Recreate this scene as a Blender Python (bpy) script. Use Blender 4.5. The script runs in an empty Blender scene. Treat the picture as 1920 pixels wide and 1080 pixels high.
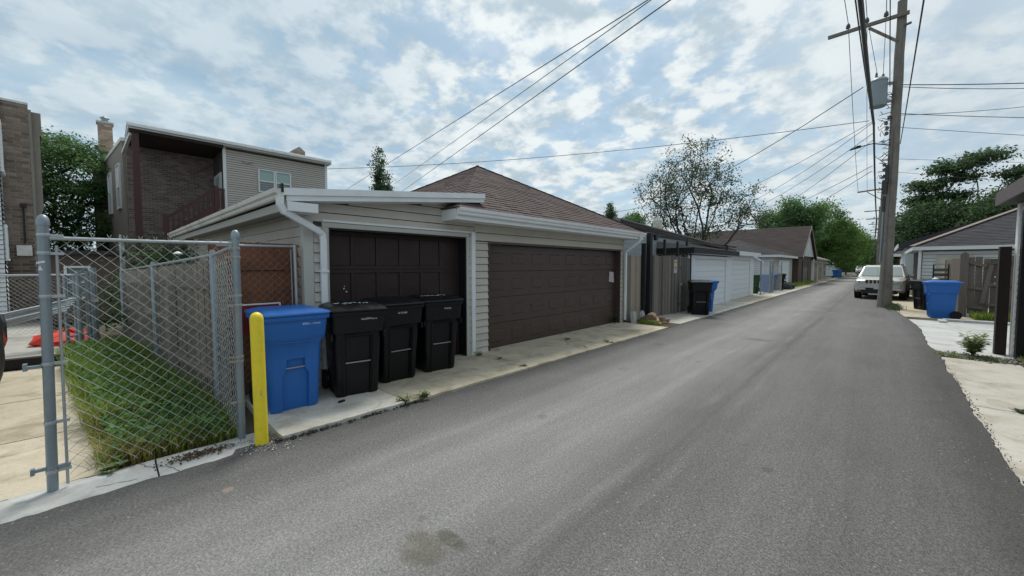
import bpy, bmesh, math, random
import numpy as np
from mathutils import Vector, Matrix

R = math.radians
sc = bpy.context.scene
col = sc.collection
rng = random.Random(7)
nrg = np.random.default_rng(11)

# ------------------------------------------------------------------ camera
F_PX, PITCH = 722.0, math.atan(34 / 722.0)
YAW = math.atan(690 / 722.0 * math.cos(PITCH))
CAM_H = 1.65
fw = Vector((-math.sin(YAW) * math.cos(PITCH), math.cos(YAW) * math.cos(PITCH), -math.sin(PITCH)))
rt = Vector((math.cos(YAW), math.sin(YAW), 0))
up = rt.cross(fw)
cd = bpy.data.cameras.new("camera")
cd.sensor_width = 36.0
cd.lens = F_PX / 1920 * 36
cd.shift_y = -7 / 1920
cd.clip_start, cd.clip_end = 0.05, 3000
cam = bpy.data.objects.new("camera", cd)
m = Matrix.Identity(4)
for i in range(3):
    m[i][0], m[i][1], m[i][2] = rt[i], up[i], -fw[i]
m[0][3], m[1][3], m[2][3] = 0, 0, CAM_H
cam.matrix_world = m
col.objects.link(cam)
sc.camera = cam

# ------------------------------------------------------------------ sky and sun
SUN_DIR = Vector((-0.30, 0.40, 0.87)).normalized()
SUN_EL = math.asin(SUN_DIR.z)
SUN_AZ = math.atan2(SUN_DIR.x, SUN_DIR.y)
w = bpy.data.worlds.new("World")
sc.world = w
w.use_nodes = True
nt = w.node_tree
nt.nodes.clear()
def wn(t, **k):
    n = nt.nodes.new(t)
    for a, b in k.items():
        setattr(n, a, b)
    return n
def wmath(op, a, b=None, c=None):
    n = wn('ShaderNodeMath', operation=op)
    for i, v in enumerate((a, b, c)):
        if v is None: continue
        if isinstance(v, (int, float)): n.inputs[i].default_value = v
        else: nt.links.new(v, n.inputs[i])
    return n.outputs[0]
def wmix(f, a, b):
    n = wn('ShaderNodeMix', data_type='RGBA')
    for i, v in ((0, f), (6, a), (7, b)):
        if isinstance(v, (int, float)): n.inputs[i].default_value = v
        elif isinstance(v, tuple): n.inputs[i].default_value = v
        else: nt.links.new(v, n.inputs[i])
    return n.outputs[2]
def wramp(v, lo, hi):
    n = wn('ShaderNodeMapRange', interpolation_type='SMOOTHSTEP')
    nt.links.new(v, n.inputs[0]); n.inputs[1].default_value = lo; n.inputs[2].default_value = hi
    return n.outputs[0]
def wnoise(vec, scale, detail, rough, dist=0.0, off=(0, 0, 0), sc3=(1, 1, 1)):
    mp = wn('ShaderNodeMapping')
    mp.inputs['Location'].default_value = off
    mp.inputs['Scale'].default_value = sc3
    nt.links.new(vec, mp.inputs[0])
    n = wn('ShaderNodeTexNoise')
    n.inputs['Scale'].default_value = scale; n.inputs['Detail'].default_value = detail
    n.inputs['Roughness'].default_value = rough; n.inputs['Distortion'].default_value = dist
    nt.links.new(mp.outputs[0], n.inputs['Vector'])
    return n.outputs[0]
tc = wn('ShaderNodeTexCoord')
sky = wn('ShaderNodeTexSky', sky_type='NISHITA')
sky.sun_disc = False
sky.sun_elevation = SUN_EL
sky.sun_rotation = SUN_AZ
sky.air_density, sky.dust_density, sky.ozone_density = 1.0, 1.2, 1.0
sep = wn('ShaderNodeSeparateXYZ'); nt.links.new(tc.outputs['Generated'], sep.inputs[0])
zc = wmath('ADD', wmath('MAXIMUM', sep.outputs[2], 0.0), 0.26)
cmb = wn('ShaderNodeCombineXYZ')
nt.links.new(wmath('DIVIDE', sep.outputs[0], zc), cmb.inputs[0])
nt.links.new(wmath('DIVIDE', sep.outputs[1], zc), cmb.inputs[1])
P = cmb.outputs[0]
n_big = wnoise(P, 0.45, 2, 0.5, 0.2, (3.1, 1.7, 0))
n_puff = wnoise(P, 8.2, 7, 0.56, 0.08, (0.4, 7.3, 0))
n_mid = wnoise(P, 4.2, 6, 0.56, 0.10, (2.4, 3.3, 0))
n_str = wnoise(P, 2.0, 6, 0.55, 0.35, (6, 2, 0), (1.0, 0.40, 1))
n_shade = wnoise(P, 7.0, 7, 0.58, 0.1, (9, 4, 1))
dt = wn('ShaderNodeVectorMath', operation='DOT_PRODUCT')
nt.links.new(tc.outputs['Generated'], dt.inputs[0]); dt.inputs[1].default_value = SUN_DIR
glow = wramp(dt.outputs['Value'], 0.30, 1.0)
cover = wmath('ADD', wmath('ADD', wmath('MULTIPLY', n_puff, 0.45), wmath('MULTIPLY', n_mid, 0.60)), wmath('ADD', wmath('MULTIPLY', n_str, 0.22), wmath('MULTIPLY', n_big, 0.28)))
cover = wmath('ADD', cover, wmath('MULTIPLY', glow, 0.035))
mask = wmath('MULTIPLY_ADD', wramp(cover, 0.69, 0.785), 0.74, 0.24)
shade = wramp(wmath('ADD', wmath('MULTIPLY', n_shade, 0.55), wmath('MULTIPLY', n_puff, 0.45)), 0.40, 0.58)
cloud = wmix(shade, (2.5, 3.1, 3.5, 1), (4.55, 4.85, 4.9, 1))
cl = wn('ShaderNodeVectorMath', operation='SCALE')
nt.links.new(cloud, cl.inputs[0])
nt.links.new(wmath('MULTIPLY_ADD', glow, 0.14, 0.90), cl.inputs['Scale'])
skyc = wn('ShaderNodeVectorMath', operation='MULTIPLY_ADD')
nt.links.new(sky.outputs[0], skyc.inputs[0]); skyc.inputs[1].default_value = (0.30, 0.31, 0.29)
skyc.inputs[2].default_value = (1.05, 1.6, 2.05)
mixed = wmix(mask, skyc.outputs[0], cl.outputs[0])
def toward(v, lo, hi):
    n = wn('ShaderNodeVectorMath', operation='DOT_PRODUCT'); nt.links.new(tc.outputs['Generated'], n.inputs[0]); n.inputs[1].default_value = Vector(v).normalized(); return wramp(n.outputs['Value'], lo, hi)
veil = wmix(wramp(n_str, 0.35, 0.65), (2.8, 3.3, 3.7, 1), (3.9, 4.35, 4.55, 1))     # thin even sheet towards the alley's right side
mixed = wmix(wmath('MULTIPLY', toward((0.34, 0.80, 0.42), 0.76, 0.98), 0.62), mixed, veil)
blue_ = wmix(wramp(n_str, 0.38, 0.66), (1.75, 2.55, 3.3, 1), (3.3, 4.0, 4.35, 1))       # bluer streaked sky on the far left
mixed = wmix(wmath('MULTIPLY', toward((-0.93, -0.02, 0.36), 0.76, 0.99), 0.55), mixed, blue_)
hz = wramp(sep.outputs[2], 0.24, 0.0)
mixed = wmix(wmath('MULTIPLY', hz, 0.60), mixed, (3.0, 3.55, 3.9, 1))
gb = wmath('LESS_THAN', sep.outputs[2], -0.02)
mixed = wmix(gb, mixed, (1.2, 1.2, 1.1, 1))
bg = wn('ShaderNodeBackground'); bg.inputs['Strength'].default_value = 0.092
nt.links.new(mixed, bg.inputs[0])
wo = wn('ShaderNodeOutputWorld'); nt.links.new(bg.outputs[0], wo.inputs[0])

sl = bpy.data.lights.new("sun", 'SUN')
sl.energy = 1.5
sl.angle = R(18)
sl.color = (1.0, 0.95, 0.86)
so = bpy.data.objects.new("sun", sl)
so.rotation_euler = SUN_DIR.to_track_quat('Z', 'Y').to_euler()
so.location = (-8, 10, 20)
col.objects.link(so)
sc.view_settings.view_transform = 'Standard'
sc.view_settings.look = 'None'
sc.view_settings.exposure = 1.05
sc.view_settings.gamma = 1.0
sc.view_settings.use_curve_mapping = False
sc.cycles.max_bounces = 6

# ------------------------------------------------------------------ materials
def srgb(r, g, b):
    f = lambda c: (c / 255 / 12.92) if c <= 10 else ((c / 255 + 0.055) / 1.055) ** 2.4
    return (f(r), f(g), f(b))

class NT:
    def __init__(s, name):
        s.m = bpy.data.materials.new(name); s.m.use_nodes = True
        s.t = s.m.node_tree; s.bs = s.t.nodes['Principled BSDF']; s.out = s.t.nodes['Material Output']
        s.geo = s.t.nodes.new('ShaderNodeNewGeometry'); s.oi = s.t.nodes.new('ShaderNodeObjectInfo')
    def link(s, a, b): s.t.links.new(a, b)
    def math(s, op, a, b=None, c=None, clamp=False):
        n = s.t.nodes.new('ShaderNodeMath'); n.operation = op; n.use_clamp = clamp
        for i, v in enumerate((a, b, c)):
            if v is None: continue
            if isinstance(v, (int, float)): n.inputs[i].default_value = v
            else: s.link(v, n.inputs[i])
        return n.outputs[0]
    def noise(s, scale, detail=4, rough=0.55, stretch=(1, 1, 1), dist=0, off=(0, 0, 0)):
        mp = s.t.nodes.new('ShaderNodeMapping'); mp.inputs['Scale'].default_value = stretch
        mp.inputs['Location'].default_value = off
        s.link(s.geo.outputs['Position'], mp.inputs[0])
        n = s.t.nodes.new('ShaderNodeTexNoise'); n.inputs['Scale'].default_value = scale
        n.inputs['Detail'].default_value = detail; n.inputs['Roughness'].default_value = rough
        n.inputs['Distortion'].default_value = dist
        s.link(mp.outputs[0], n.inputs['Vector']); return n.outputs[0]
    def ramp(s, v, lo, hi, a=0.0, b=1.0):
        n = s.t.nodes.new('ShaderNodeMapRange'); n.interpolation_type = 'SMOOTHSTEP'
        s.link(v, n.inputs[0])
        for i, x in ((1, lo), (2, hi), (3, a), (4, b)): n.inputs[i].default_value = x
        return n.outputs[0]
    def mix(s, f, a, b, blend='MIX'):
        n = s.t.nodes.new('ShaderNodeMix'); n.data_type = 'RGBA'; n.blend_type = blend
        for i, v in ((0, f), (6, a), (7, b)):
            if isinstance(v, (int, float)): n.inputs[i].default_value = v
            elif isinstance(v, tuple): n.inputs[i].default_value = (v[0], v[1], v[2], 1)
            else: s.link(v, n.inputs[i])
        return n.outputs[2]
    def scale(s, c, f):
        n = s.t.nodes.new('ShaderNodeVectorMath'); n.operation = 'SCALE'
        if isinstance(c, tuple): n.inputs[0].default_value = c
        else: s.link(c, n.inputs[0])
        if isinstance(f, (int, float)): n.inputs['Scale'].default_value = f
        else: s.link(f, n.inputs['Scale'])
        return n.outputs[0]
    def bump(s, h, strength=0.3, dist=0.01):
        n = s.t.nodes.new('ShaderNodeBump'); n.inputs['Strength'].default_value = strength
        n.inputs['Distance'].default_value = dist
        s.link(h, n.inputs['Height']); s.link(n.outputs[0], s.bs.inputs['Normal'])
    def pos(s):
        n = s.t.nodes.new('ShaderNodeSeparateXYZ'); s.link(s.geo.outputs['Position'], n.inputs[0]); return n.outputs
    def col(s, c): s.link(c, s.bs.inputs['Base Color'])
    def set(s, **k):
        for a, b in k.items(): s.bs.inputs[a.replace('_', ' ')].default_value = b

def mat(name, c, rough=0.75, var=0.15, scale=4, stretch=(1, 1, 1), obj=0.0, isl=0.0, fine=0.0, fscale=60,
        bump=0.0, bscale=40, bstretch=None, metal=0.0, spec=0.4, dirt=None, dirt_amt=0.5, dirt_scale=1.5, hue2=None):
    n = NT(name)
    v = n.math('MULTIPLY_ADD', n.noise(scale, 5, 0.6, stretch), var * 2, 1 - var)
    if fine: v = n.math('MULTIPLY', v, n.math('MULTIPLY_ADD', n.noise(fscale, 3, 0.6, stretch), fine * 2, 1 - fine))
    if obj: v = n.math('MULTIPLY', v, n.math('MULTIPLY_ADD', n.oi.outputs['Random'], obj * 2, 1 - obj))
    if isl: v = n.math('MULTIPLY', v, n.math('MULTIPLY_ADD', n.geo.outputs['Random Per Island'], isl * 2, 1 - isl))
    base = c
    if hue2: 
        src = n.geo.outputs['Random Per Island'] if isl else n.oi.outputs['Random']
        base = n.mix(n.math('FRACT', n.math('MULTIPLY', src, 7.31)), c, hue2)
    cc = n.scale(base, v)
    if dirt: cc = n.mix(n.math('MULTIPLY', n.ramp(n.noise(dirt_scale, 6, 0.65, (1, 1, 1), 0.3, (5, 5, 5)), 0.45, 0.75), dirt_amt), cc, dirt)
    n.col(cc); n.set(Roughness=rough, Metallic=metal)
    n.bs.inputs['Specular IOR Level'].default_value = spec
    if bump: n.bump(n.noise(bscale, 5, 0.6, bstretch or stretch), bump)
    return n.m

def leafmat(name, c, c2, trans=0.35):
    n = NT(name)
    k = n.math('MULTIPLY_ADD', n.geo.outputs['Random Per Island'], 0.8, 0.6)
    cc = n.scale(n.mix(n.noise(0.9, 3), c, c2), k)
    n.col(cc); n.set(Roughness=0.6); n.bs.inputs['Specular IOR Level'].default_value = 0.25
    tr = n.t.nodes.new('ShaderNodeBsdfTranslucent'); n.link(n.scale(cc, 1.3), tr.inputs[0])
    mx = n.t.nodes.new('ShaderNodeMixShader'); mx.inputs[0].default_value = trans
    n.link(n.bs.outputs[0], mx.inputs[1]); n.link(tr.outputs[0], mx.inputs[2]); n.link(mx.outputs[0], n.out.inputs[0])
    return n.m

M = {}
# asphalt: wheel tracks, a seam, fresh darker margins, speckle, an oil stain and a rust mark
n = NT('asphalt')
px_, py_, pz_ = n.pos()
wob = n.math('MULTIPLY_ADD', n.noise(0.7, 3, 0.5), 0.5, n.math('ADD', px_, -0.25))
t1 = n.math('SUBTRACT', 1.0, n.math('MULTIPLY', n.math('ABSOLUTE', n.math('ADD', wob, 2.35)), 1 / 1.15), clamp=True)
t2 = n.math('SUBTRACT', 1.0, n.math('MULTIPLY', n.math('ABSOLUTE', n.math('ADD', wob, 0.75)), 1 / 0.75), clamp=True)
track = n.math('MAXIMUM', n.ramp(t1, 0.0, 0.8), n.math('MULTIPLY', n.ramp(t2, 0, 0.8), 0.25))
def band(c, w_, wn_=0.10):
    return n.math('SUBTRACT', 1.0, n.math('MULTIPLY', n.math('ABSOLUTE', n.math('ADD', n.math('MULTIPLY_ADD', n.noise(0.9, 4, 0.6, (1, 1, 1), 0, (c, 0, 0)), wn_ * 2, n.math('ADD', px_, -wn_)), -c)), 1 / w_), clamp=True)
streak = n.ramp(n.noise(1.5, 4, 0.55, (1.6, 0.16, 1)), 0.3, 0.72)
comb = n.ramp(n.noise(7.0, 4, 0.6, (1.6, 0.06, 1)), 0.3, 0.7)
blotch = n.noise(0.8, 6, 0.62, (1.5, 0.6, 1))
base = n.math('ADD', n.math('MULTIPLY', track, 0.085), 0.118)
base = n.math('MULTIPLY', base, n.math('MULTIPLY_ADD', streak, 0.12, 0.94))
base = n.math('MULTIPLY', base, n.math('MULTIPLY_ADD', comb, 0.08, 0.96))
base = n.math('MULTIPLY', base, n.math('MULTIPLY_ADD', blotch, 0.50, 0.75))
broken = n.ramp(n.noise(1.3, 5, 0.6, (1, 0.5, 1), 0, (4, 4, 4)), 0.38, 0.62)
for c_, w_, k_ in ((-1.43, .07, .26), (-1.16, .06, .20), (-2.55, .12, .10), (-2.0, .10, .10), (-3.05, .15, .10)):
    base = n.math('MULTIPLY', base, n.math('MULTIPLY_ADD', n.math('MULTIPLY', n.ramp(band(c_, w_), 0, .8), broken), k_, 1.0))
base = n.math('MULTIPLY', base, n.math('SUBTRACT', 1.0, n.math('MULTIPLY', n.ramp(band(-1.30, .05), 0, .8), 0.11)))
newer = n.ramp(n.math('MULTIPLY_ADD', n.noise(0.8, 4), 0.3, px_), -1.2, -0.9)
base = n.math('MULTIPLY', base, n.math('SUBTRACT', 1.0, n.math('MULTIPLY', newer, 0.07)))
redge = n.ramp(n.math('MULTIPLY_ADD', n.noise(2.5, 4), 0.35, px_), 0.45, 0.95)
base = n.math('MULTIPLY', base, n.math('SUBTRACT', 1.0, n.math('MULTIPLY', redge, 0.35)))
ledge = n.ramp(n.math('MULTIPLY_ADD', n.noise(2.0, 4), 0.5, px_), -3.25, -3.85)
base = n.math('MULTIPLY', base, n.math('SUBTRACT', 1.0, n.math('MULTIPLY', ledge, 0.30)))
sp = n.noise(170, 3, 0.75); sp2 = n.noise(62, 2, 0.6)
base = n.math('MULTIPLY', base, n.math('MULTIPLY_ADD', n.ramp(sp, 0.30, 0.70), n.math('MULTIPLY_ADD', newer, 0.45, 0.85), n.math('MULTIPLY_ADD', newer, -0.18, 0.60)))
base = n.math('MULTIPLY', base, n.math('MULTIPLY_ADD', n.ramp(sp2, 0.3, 0.7), 0.45, 0.78))
vo = n.t.nodes.new('ShaderNodeTexVoronoi'); vo.inputs['Scale'].default_value = 17
n.link(n.geo.outputs['Position'], vo.inputs['Vector'])
chip = n.math('MULTIPLY', n.math('LESS_THAN', vo.outputs['Distance'], 0.11), n.math('GREATER_THAN', n.noise(1.1, 2), 0.52))
cc = n.mix(n.math('MULTIPLY', chip, 0.75), n.scale((1.01, 1.0, 0.985), base), (0.34, 0.33, 0.31))
def blob(cx, cy, rx, ry):
    dx = n.math('MULTIPLY', n.math('ADD', px_, -cx), 1 / rx); dy = n.math('MULTIPLY', n.math('ADD', py_, -cy), 1 / ry)
    d = n.math('SQRT', n.math('ADD', n.math('MULTIPLY', dx, dx), n.math('MULTIPLY', dy, dy)))
    return n.ramp(n.math('MULTIPLY_ADD', n.noise(5, 4), 0.7, n.math('ADD', d, -0.35)), 1.0, 0.55)
drip = n.ramp(n.noise(9, 6, 0.7, (1, 1, 1), 0.5, (2, 2, 2)), 0.30, 0.62)
cc = n.mix(n.math('MULTIPLY', n.math('MULTIPLY', blob(-1.86, 1.21, 0.21, 0.16), n.math('MULTIPLY_ADD', drip, 0.6, 0.4)), 0.60), cc, (0.085, 0.077, 0.052))
cc = n.mix(n.math('MULTIPLY', n.math('MULTIPLY', blob(-1.80, 1.36, 0.17, 0.065), n.math('MULTIPLY_ADD', drip, 0.7, 0.3)), 0.65), cc, (0.060, 0.054, 0.038))
for bx_, by_, br_ in ((-1.62, 1.52, .035), (-2.1, 1.35, .03), (-2.6, 3.2, .07), (-2.9, 5.6, .10), (-3.3, 7.9, .12), (-0.6, 3.6, .05), (-2.2, 6.9, .06)):
    cc = n.mix(n.math('MULTIPLY', n.math('MULTIPLY', blob(bx_, by_, br_, br_ * 1.3), drip), 0.45), cc, (0.060, 0.056, 0.048))
cc = n.mix(n.math('MULTIPLY', blob(-3.40, 0.55, 0.05, 0.045), 0.8), cc, (0.26, 0.20, 0.17))
cc = n.mix(n.math('MULTIPLY', blob(-1.92, 9.93, 0.34, 0.22), 0.5), cc, (0.10, 0.085, 0.06))
n.col(cc); n.set(Roughness=0.9); n.bs.inputs['Specular IOR Level'].default_value = 0.3
n.bump(n.math('ADD', sp, sp2), 0.65, 0.006)
M['asphalt'] = n.m

def concrete(name, c, stain, amt=0.72, speck=0.26, bump=0.25):
    n = NT(name)
    v = n.math('MULTIPLY_ADD', n.noise(1.6, 6, 0.62), 0.36, 0.82)
    v = n.math('MULTIPLY', v, n.math('MULTIPLY_ADD', n.noise(75, 3, 0.7), speck * 2, 1 - speck))
    v = n.math('MULTIPLY', v, n.math('MULTIPLY_ADD', n.oi.outputs['Random'], 0.14, 0.93))
    cc = n.scale(c, v)
    cc = n.mix(n.math('MULTIPLY', n.ramp(n.noise(2.1, 8, 0.70, (1, 1, 1), 0.6, (3, 9, 2)), 0.44, 0.70), amt), cc, stain)
    vo = n.t.nodes.new('ShaderNodeTexVoronoi'); vo.inputs['Scale'].default_value = 30
    n.link(n.geo.outputs['Position'], vo.inputs['Vector'])
    dot = n.math('MULTIPLY', n.math('LESS_THAN', vo.outputs['Distance'], 0.10), n.math('GREATER_THAN', n.noise(1.7, 3, 0.5, (1, 1, 1), 0, (8, 1, 0)), 0.53))
    cc = n.mix(n.math('MULTIPLY', dot, 0.6), cc, (0.10, 0.09, 0.075))
    fine_ = n.ramp(n.noise(11, 7, 0.75, (1, 1, 1), 0.4, (1, 4, 2)), 0.52, 0.70)
    cc = n.mix(n.math('MULTIPLY', fine_, 0.28), cc, stain)
    n.col(cc); n.set(Roughness=0.9); n.bs.inputs['Specular IOR Level'].default_value = 0.3
    n.bump(n.noise(60, 5, 0.65), bump, 0.004)
    return n.m
M['conc_tan'] = concrete('tan_concrete', (0.50, 0.445, 0.345), (0.24, 0.20, 0.14))
M['conc_pale'] = concrete('pale_concrete', (0.53, 0.515, 0.465), (0.30, 0.265, 0.20))
M['conc_white'] = concrete('white_chipped_concrete', (0.46, 0.47, 0.46), (0.27, 0.265, 0.245), 0.75)
M['conc_grey'] = concrete('grey_concrete', (0.40, 0.39, 0.36), (0.22, 0.20, 0.17))
M['soil'] = mat('soil', (0.085, 0.066, 0.045), 0.95, 0.35, 3, fine=0.4, fscale=40, bump=0.6)
M['yard'] = mat('yard_ground', (0.075, 0.078, 0.05), 0.95, 0.35, 2, fine=0.4, fscale=30, bump=0.5)
M['gravel'] = mat('crumbled_stone', (0.30, 0.285, 0.26), 0.95, 0.3, 8, isl=0.5)
M['tar'] = mat('broken_asphalt', (0.05, 0.048, 0.046), 0.95, 0.4, 30, isl=0.4)
M['galv'] = mat('galvanised_steel', (0.27, 0.32, 0.355), 0.42, 0.22, 6, (1, 1, 0.5), fine=0.1, fscale=50, metal=0.55, dirt=(0.16, 0.19, 0.21), dirt_amt=0.5)
M['galv_pipe'] = mat('galvanised_tube', (0.42, 0.45, 0.47), 0.38, 0.15, 8, metal=0.6)
M['wire'] = mat('galvanised_wire', (0.36, 0.37, 0.355), 0.5, 0.25, 9, metal=0.3)
M['wire_dull'] = mat('dull_wire', (0.25, 0.255, 0.245), 0.55, 0.25, 9, metal=0.3)
M['rust_strap'] = mat('weathered_strap', (0.36, 0.36, 0.34), 0.5, 0.2, 12, metal=0.5, dirt=(0.20, 0.13, 0.08), dirt_amt=0.7, dirt_scale=14)
M['yellow'] = mat('yellow_plastic_sleeve', (0.86, 0.68, 0.035), 0.42, 0.05, 5, dirt=(0.45, 0.33, 0.05), dirt_amt=0.25, dirt_scale=11)
def plastic(name, c, rough, scuff, amt):
    n = NT(name)
    v = n.math('MULTIPLY_ADD', n.noise(3, 5, 0.6), 0.2, 0.9)
    cc = n.mix(n.math('MULTIPLY', n.ramp(n.noise(9, 7, 0.72, (1, 1, 0.35), 0.6), 0.52, 0.8), amt), n.scale(c, v), scuff)
    n.col(cc); n.set(Roughness=rough); n.bs.inputs['Specular IOR Level'].default_value = 0.35
    n.link(n.ramp(n.noise(6, 5), 0.3, 0.7, rough - 0.08, rough + 0.12), n.bs.inputs['Roughness'])
    n.bump(n.noise(160, 2), 0.05, 0.002)
    return n.m
M['blue'] = plastic('blue_cart_plastic', (0.024, 0.140, 0.47), 0.45, (0.09, 0.22, 0.50), 0.35)
M['black'] = plastic('black_cart_plastic', (0.0045, 0.0052, 0.0068), 0.40, (0.016, 0.018, 0.021), 0.5)
M['green'] = plastic('green_cart_plastic', (0.012, 0.055, 0.022), 0.5, (0.04, 0.07, 0.04), 0.3)
M['rubber'] = mat('rubber', (0.012, 0.012, 0.012), 0.8, 0.2)
M['bar'] = mat('bar_steel', (0.34, 0.35, 0.36), 0.4, 0.15, metal=0.6)
M['white_print'] = mat('white_print', (0.72, 0.74, 0.76), 0.6, 0.05)
M['siding'] = mat('taupe_siding', (0.54, 0.515, 0.465), 0.6, 0.05, 1.2, obj=0.05, fine=0.04, fscale=30, dirt=(0.21, 0.19, 0.16), dirt_amt=0.3, dirt_scale=1.3)
M['siding_b'] = mat('grey_siding', (0.46, 0.435, 0.40), 0.6, 0.05, 1.2, isl=0.06)
M['siding_w'] = mat('white_siding', (0.62, 0.66, 0.69), 0.6, 0.06, 1.2, isl=0.04)
M['siding_bl'] = mat('pale_blue_siding', (0.42, 0.48, 0.51), 0.6, 0.06, 1.2, isl=0.05)
M['bright_trim'] = mat('bright_white_trim', (0.84, 0.86, 0.84), 0.5, 0.05, 3)
M['trim_g'] = mat('greenish_trim', (0.47, 0.475, 0.435), 0.55, 0.05, 2)
M['alu'] = mat('white_aluminium', (0.76, 0.80, 0.83), 0.4, 0.05, 2, dirt=(0.42, 0.41, 0.38), dirt_amt=0.3, dirt_scale=2.5)
M['alu_dirty'] = mat('weathered_gutter', (0.70, 0.70, 0.67), 0.5, 0.1, 3, dirt=(0.28, 0.25, 0.20), dirt_amt=0.45, dirt_scale=3)
M['lap_shade_backing'] = mat('wall_backing_with_lap_shade', (0.075, 0.07, 0.065), 0.9, 0.1)  # wall behind siding coloured dark to paint lap shadow into the board gaps
M['fence_wood_r'] = mat('brown_grey_wood', (0.150, 0.128, 0.108), 0.88, 0.30, 5, (6, 6, 0.5), obj=0.25, fine=0.3, fscale=26, bump=0.35, bscale=30, bstretch=(6, 6, 0.4))
M['soffit'] = mat('grey_soffit', (0.40, 0.40, 0.38), 0.6, 0.06, 2)
M['door_dark'] = mat('dark_brown_painted_wood', (0.030, 0.018, 0.017), 0.5, 0.16, 6, (1, 1, 0.3), fine=0.1, fscale=40, dirt=(0.05, 0.038, 0.034), dirt_amt=0.4, dirt_scale=5)
M['door_brown'] = mat('brown_steel_door', (0.074, 0.051, 0.044), 0.34, 0.10, 3, fine=0.05, dirt=(0.085, 0.066, 0.058), dirt_amt=0.4, dirt_scale=3)
M['shingle'] = mat('brown_shingle', (0.083, 0.060, 0.057), 0.92, 0.14, 2, isl=0.13, fine=0.25, fscale=90, bump=0.3, bscale=120)
M['shingle_dk'] = mat('charcoal_shingle', (0.045, 0.044, 0.051), 0.92, 0.15, 1.5, isl=0.2, fine=0.2, fscale=60)
M['shingle_br'] = mat('dark_brown_shingle', (0.034, 0.023, 0.024), 0.92, 0.15, 1.0, isl=0.2, fine=0.2, fscale=40)
M['roof_grey'] = mat('grey_roof', (0.25, 0.24, 0.23), 0.9, 0.2, 1.5, isl=0.2, fine=0.2, fscale=40)
M['eave_brown'] = mat('brown_grey_eave', (0.115, 0.092, 0.088), 0.6, 0.1, 3)
M['ridge_tan'] = mat('tan_ridge_cap', (0.27, 0.22, 0.19), 0.9, 0.15, 3, fine=0.2)
M['fence_wood'] = mat('weathered_grey_wood', (0.27, 0.232, 0.188), 0.88, 0.30, 5, (6, 6, 0.5), obj=0.34, fine=0.3, fscale=26, bump=0.35, bscale=30, bstretch=(6, 6, 0.4))
M['fence_wood_dk'] = mat('dark_grey_wood', (0.150, 0.144, 0.138), 0.88, 0.38, 5, (6, 6, 0.5), obj=0.50, fine=0.35, fscale=26, bump=0.35, bscale=30, bstretch=(6, 6, 0.4), hue2=(0.16, 0.135, 0.115))
M['fence_red'] = mat('red_stained_wood', (0.225, 0.088, 0.044), 0.8, 0.3, 4, (6, 6, 0.5), obj=0.25, fine=0.3, fscale=24, dirt=(0.07, 0.035, 0.02), dirt_amt=0.5, dirt_scale=4)
M['timber_dk'] = mat('dark_stained_timber', (0.030, 0.022, 0.018), 0.8, 0.25, 5, (5, 5, 0.5), fine=0.2, fscale=30)
M['brick'] = mat('brown_brick', (0.230, 0.190, 0.172), 0.9, 0.2, 6, isl=0.38, hue2=(0.165, 0.125, 0.115))
M['brick2'] = mat('tan_brown_brick', (0.27, 0.215, 0.17), 0.9, 0.2, 6, isl=0.35, hue2=(0.19, 0.14, 0.11))
M['brick_dk'] = mat('dark_brown_brick', (0.105, 0.078, 0.066), 0.9, 0.2, 6, isl=0.35)
M['brick_tan'] = mat('chimney_brick', (0.46, 0.37, 0.29), 0.9, 0.2, 6, isl=0.35, hue2=(0.34, 0.23, 0.17))
M['mortar'] = mat('mortar', (0.33, 0.31, 0.29), 0.95, 0.2, 8)
M['stucco'] = mat('grey_stucco', (0.255, 0.235, 0.205), 0.9, 0.18, 3, fine=0.12, fscale=30)
M['redpaint'] = mat('dark_red_paint', (0.070, 0.027, 0.028), 0.6, 0.12, 4)
M['white'] = mat('white_paint', (0.70, 0.74, 0.76), 0.5, 0.06, 3)
M['white_door'] = mat('white_garage_door', (0.70, 0.75, 0.79), 0.5, 0.05, 2, obj=0.03)
M['blackpaint'] = mat('black_paint', (0.011, 0.012, 0.015), 0.45, 0.15, 5)
M['glass'] = mat('window_glass', (0.10, 0.145, 0.15), 0.06, 0.1, 1, spec=0.9)
M['blind'] = mat('window_blind', (0.34, 0.46, 0.45), 0.6, 0.05, 2)
M['pole'] = mat('creosote_pole_wood', (0.205, 0.188, 0.165), 0.9, 0.36, 3, (4, 4, 0.22), fine=0.4, fscale=16, bump=0.7, bscale=14, bstretch=(5, 5, 0.25), dirt=(0.06, 0.05, 0.042), dirt_amt=0.5, dirt_scale=2)
M['cable'] = mat('cable_jacket', (0.050, 0.052, 0.056), 0.6, 0.1)
M['cable_lt'] = mat('grey_cable_jacket', (0.10, 0.108, 0.115), 0.6, 0.1)
M['xfmr'] = mat('grey_transformer_paint', (0.245, 0.30, 0.33), 0.45, 0.08, 3)
M['porcelain'] = mat('porcelain', (0.09, 0.10, 0.11), 0.25, 0.1, spec=0.6)
M['bark'] = mat('bark', (0.062, 0.052, 0.044), 0.95, 0.3, 6, (3, 3, 0.6))
M['bark_gr'] = mat('grey_bark', (0.12, 0.108, 0.095), 0.95, 0.3, 6, (3, 3, 0.6))
M['leaf'] = leafmat('green_leaf', (0.078, 0.152, 0.060), (0.115, 0.20, 0.07), 0.50)
M['leaf_dk'] = leafmat('dark_green_leaf', (0.050, 0.095, 0.045), (0.076, 0.130, 0.054), 0.42)
M['leaf_br'] = leafmat('bright_green_leaf', (0.075, 0.150, 0.034), (0.12, 0.205, 0.048), 0.42)
M['leaf_ol'] = leafmat('olive_leaf', (0.055, 0.082, 0.046), (0.082, 0.112, 0.058), 0.35)
M['weed'] = leafmat('weed_leaf', (0.20, 0.27, 0.11), (0.30, 0.36, 0.18), 0.3)
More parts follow.
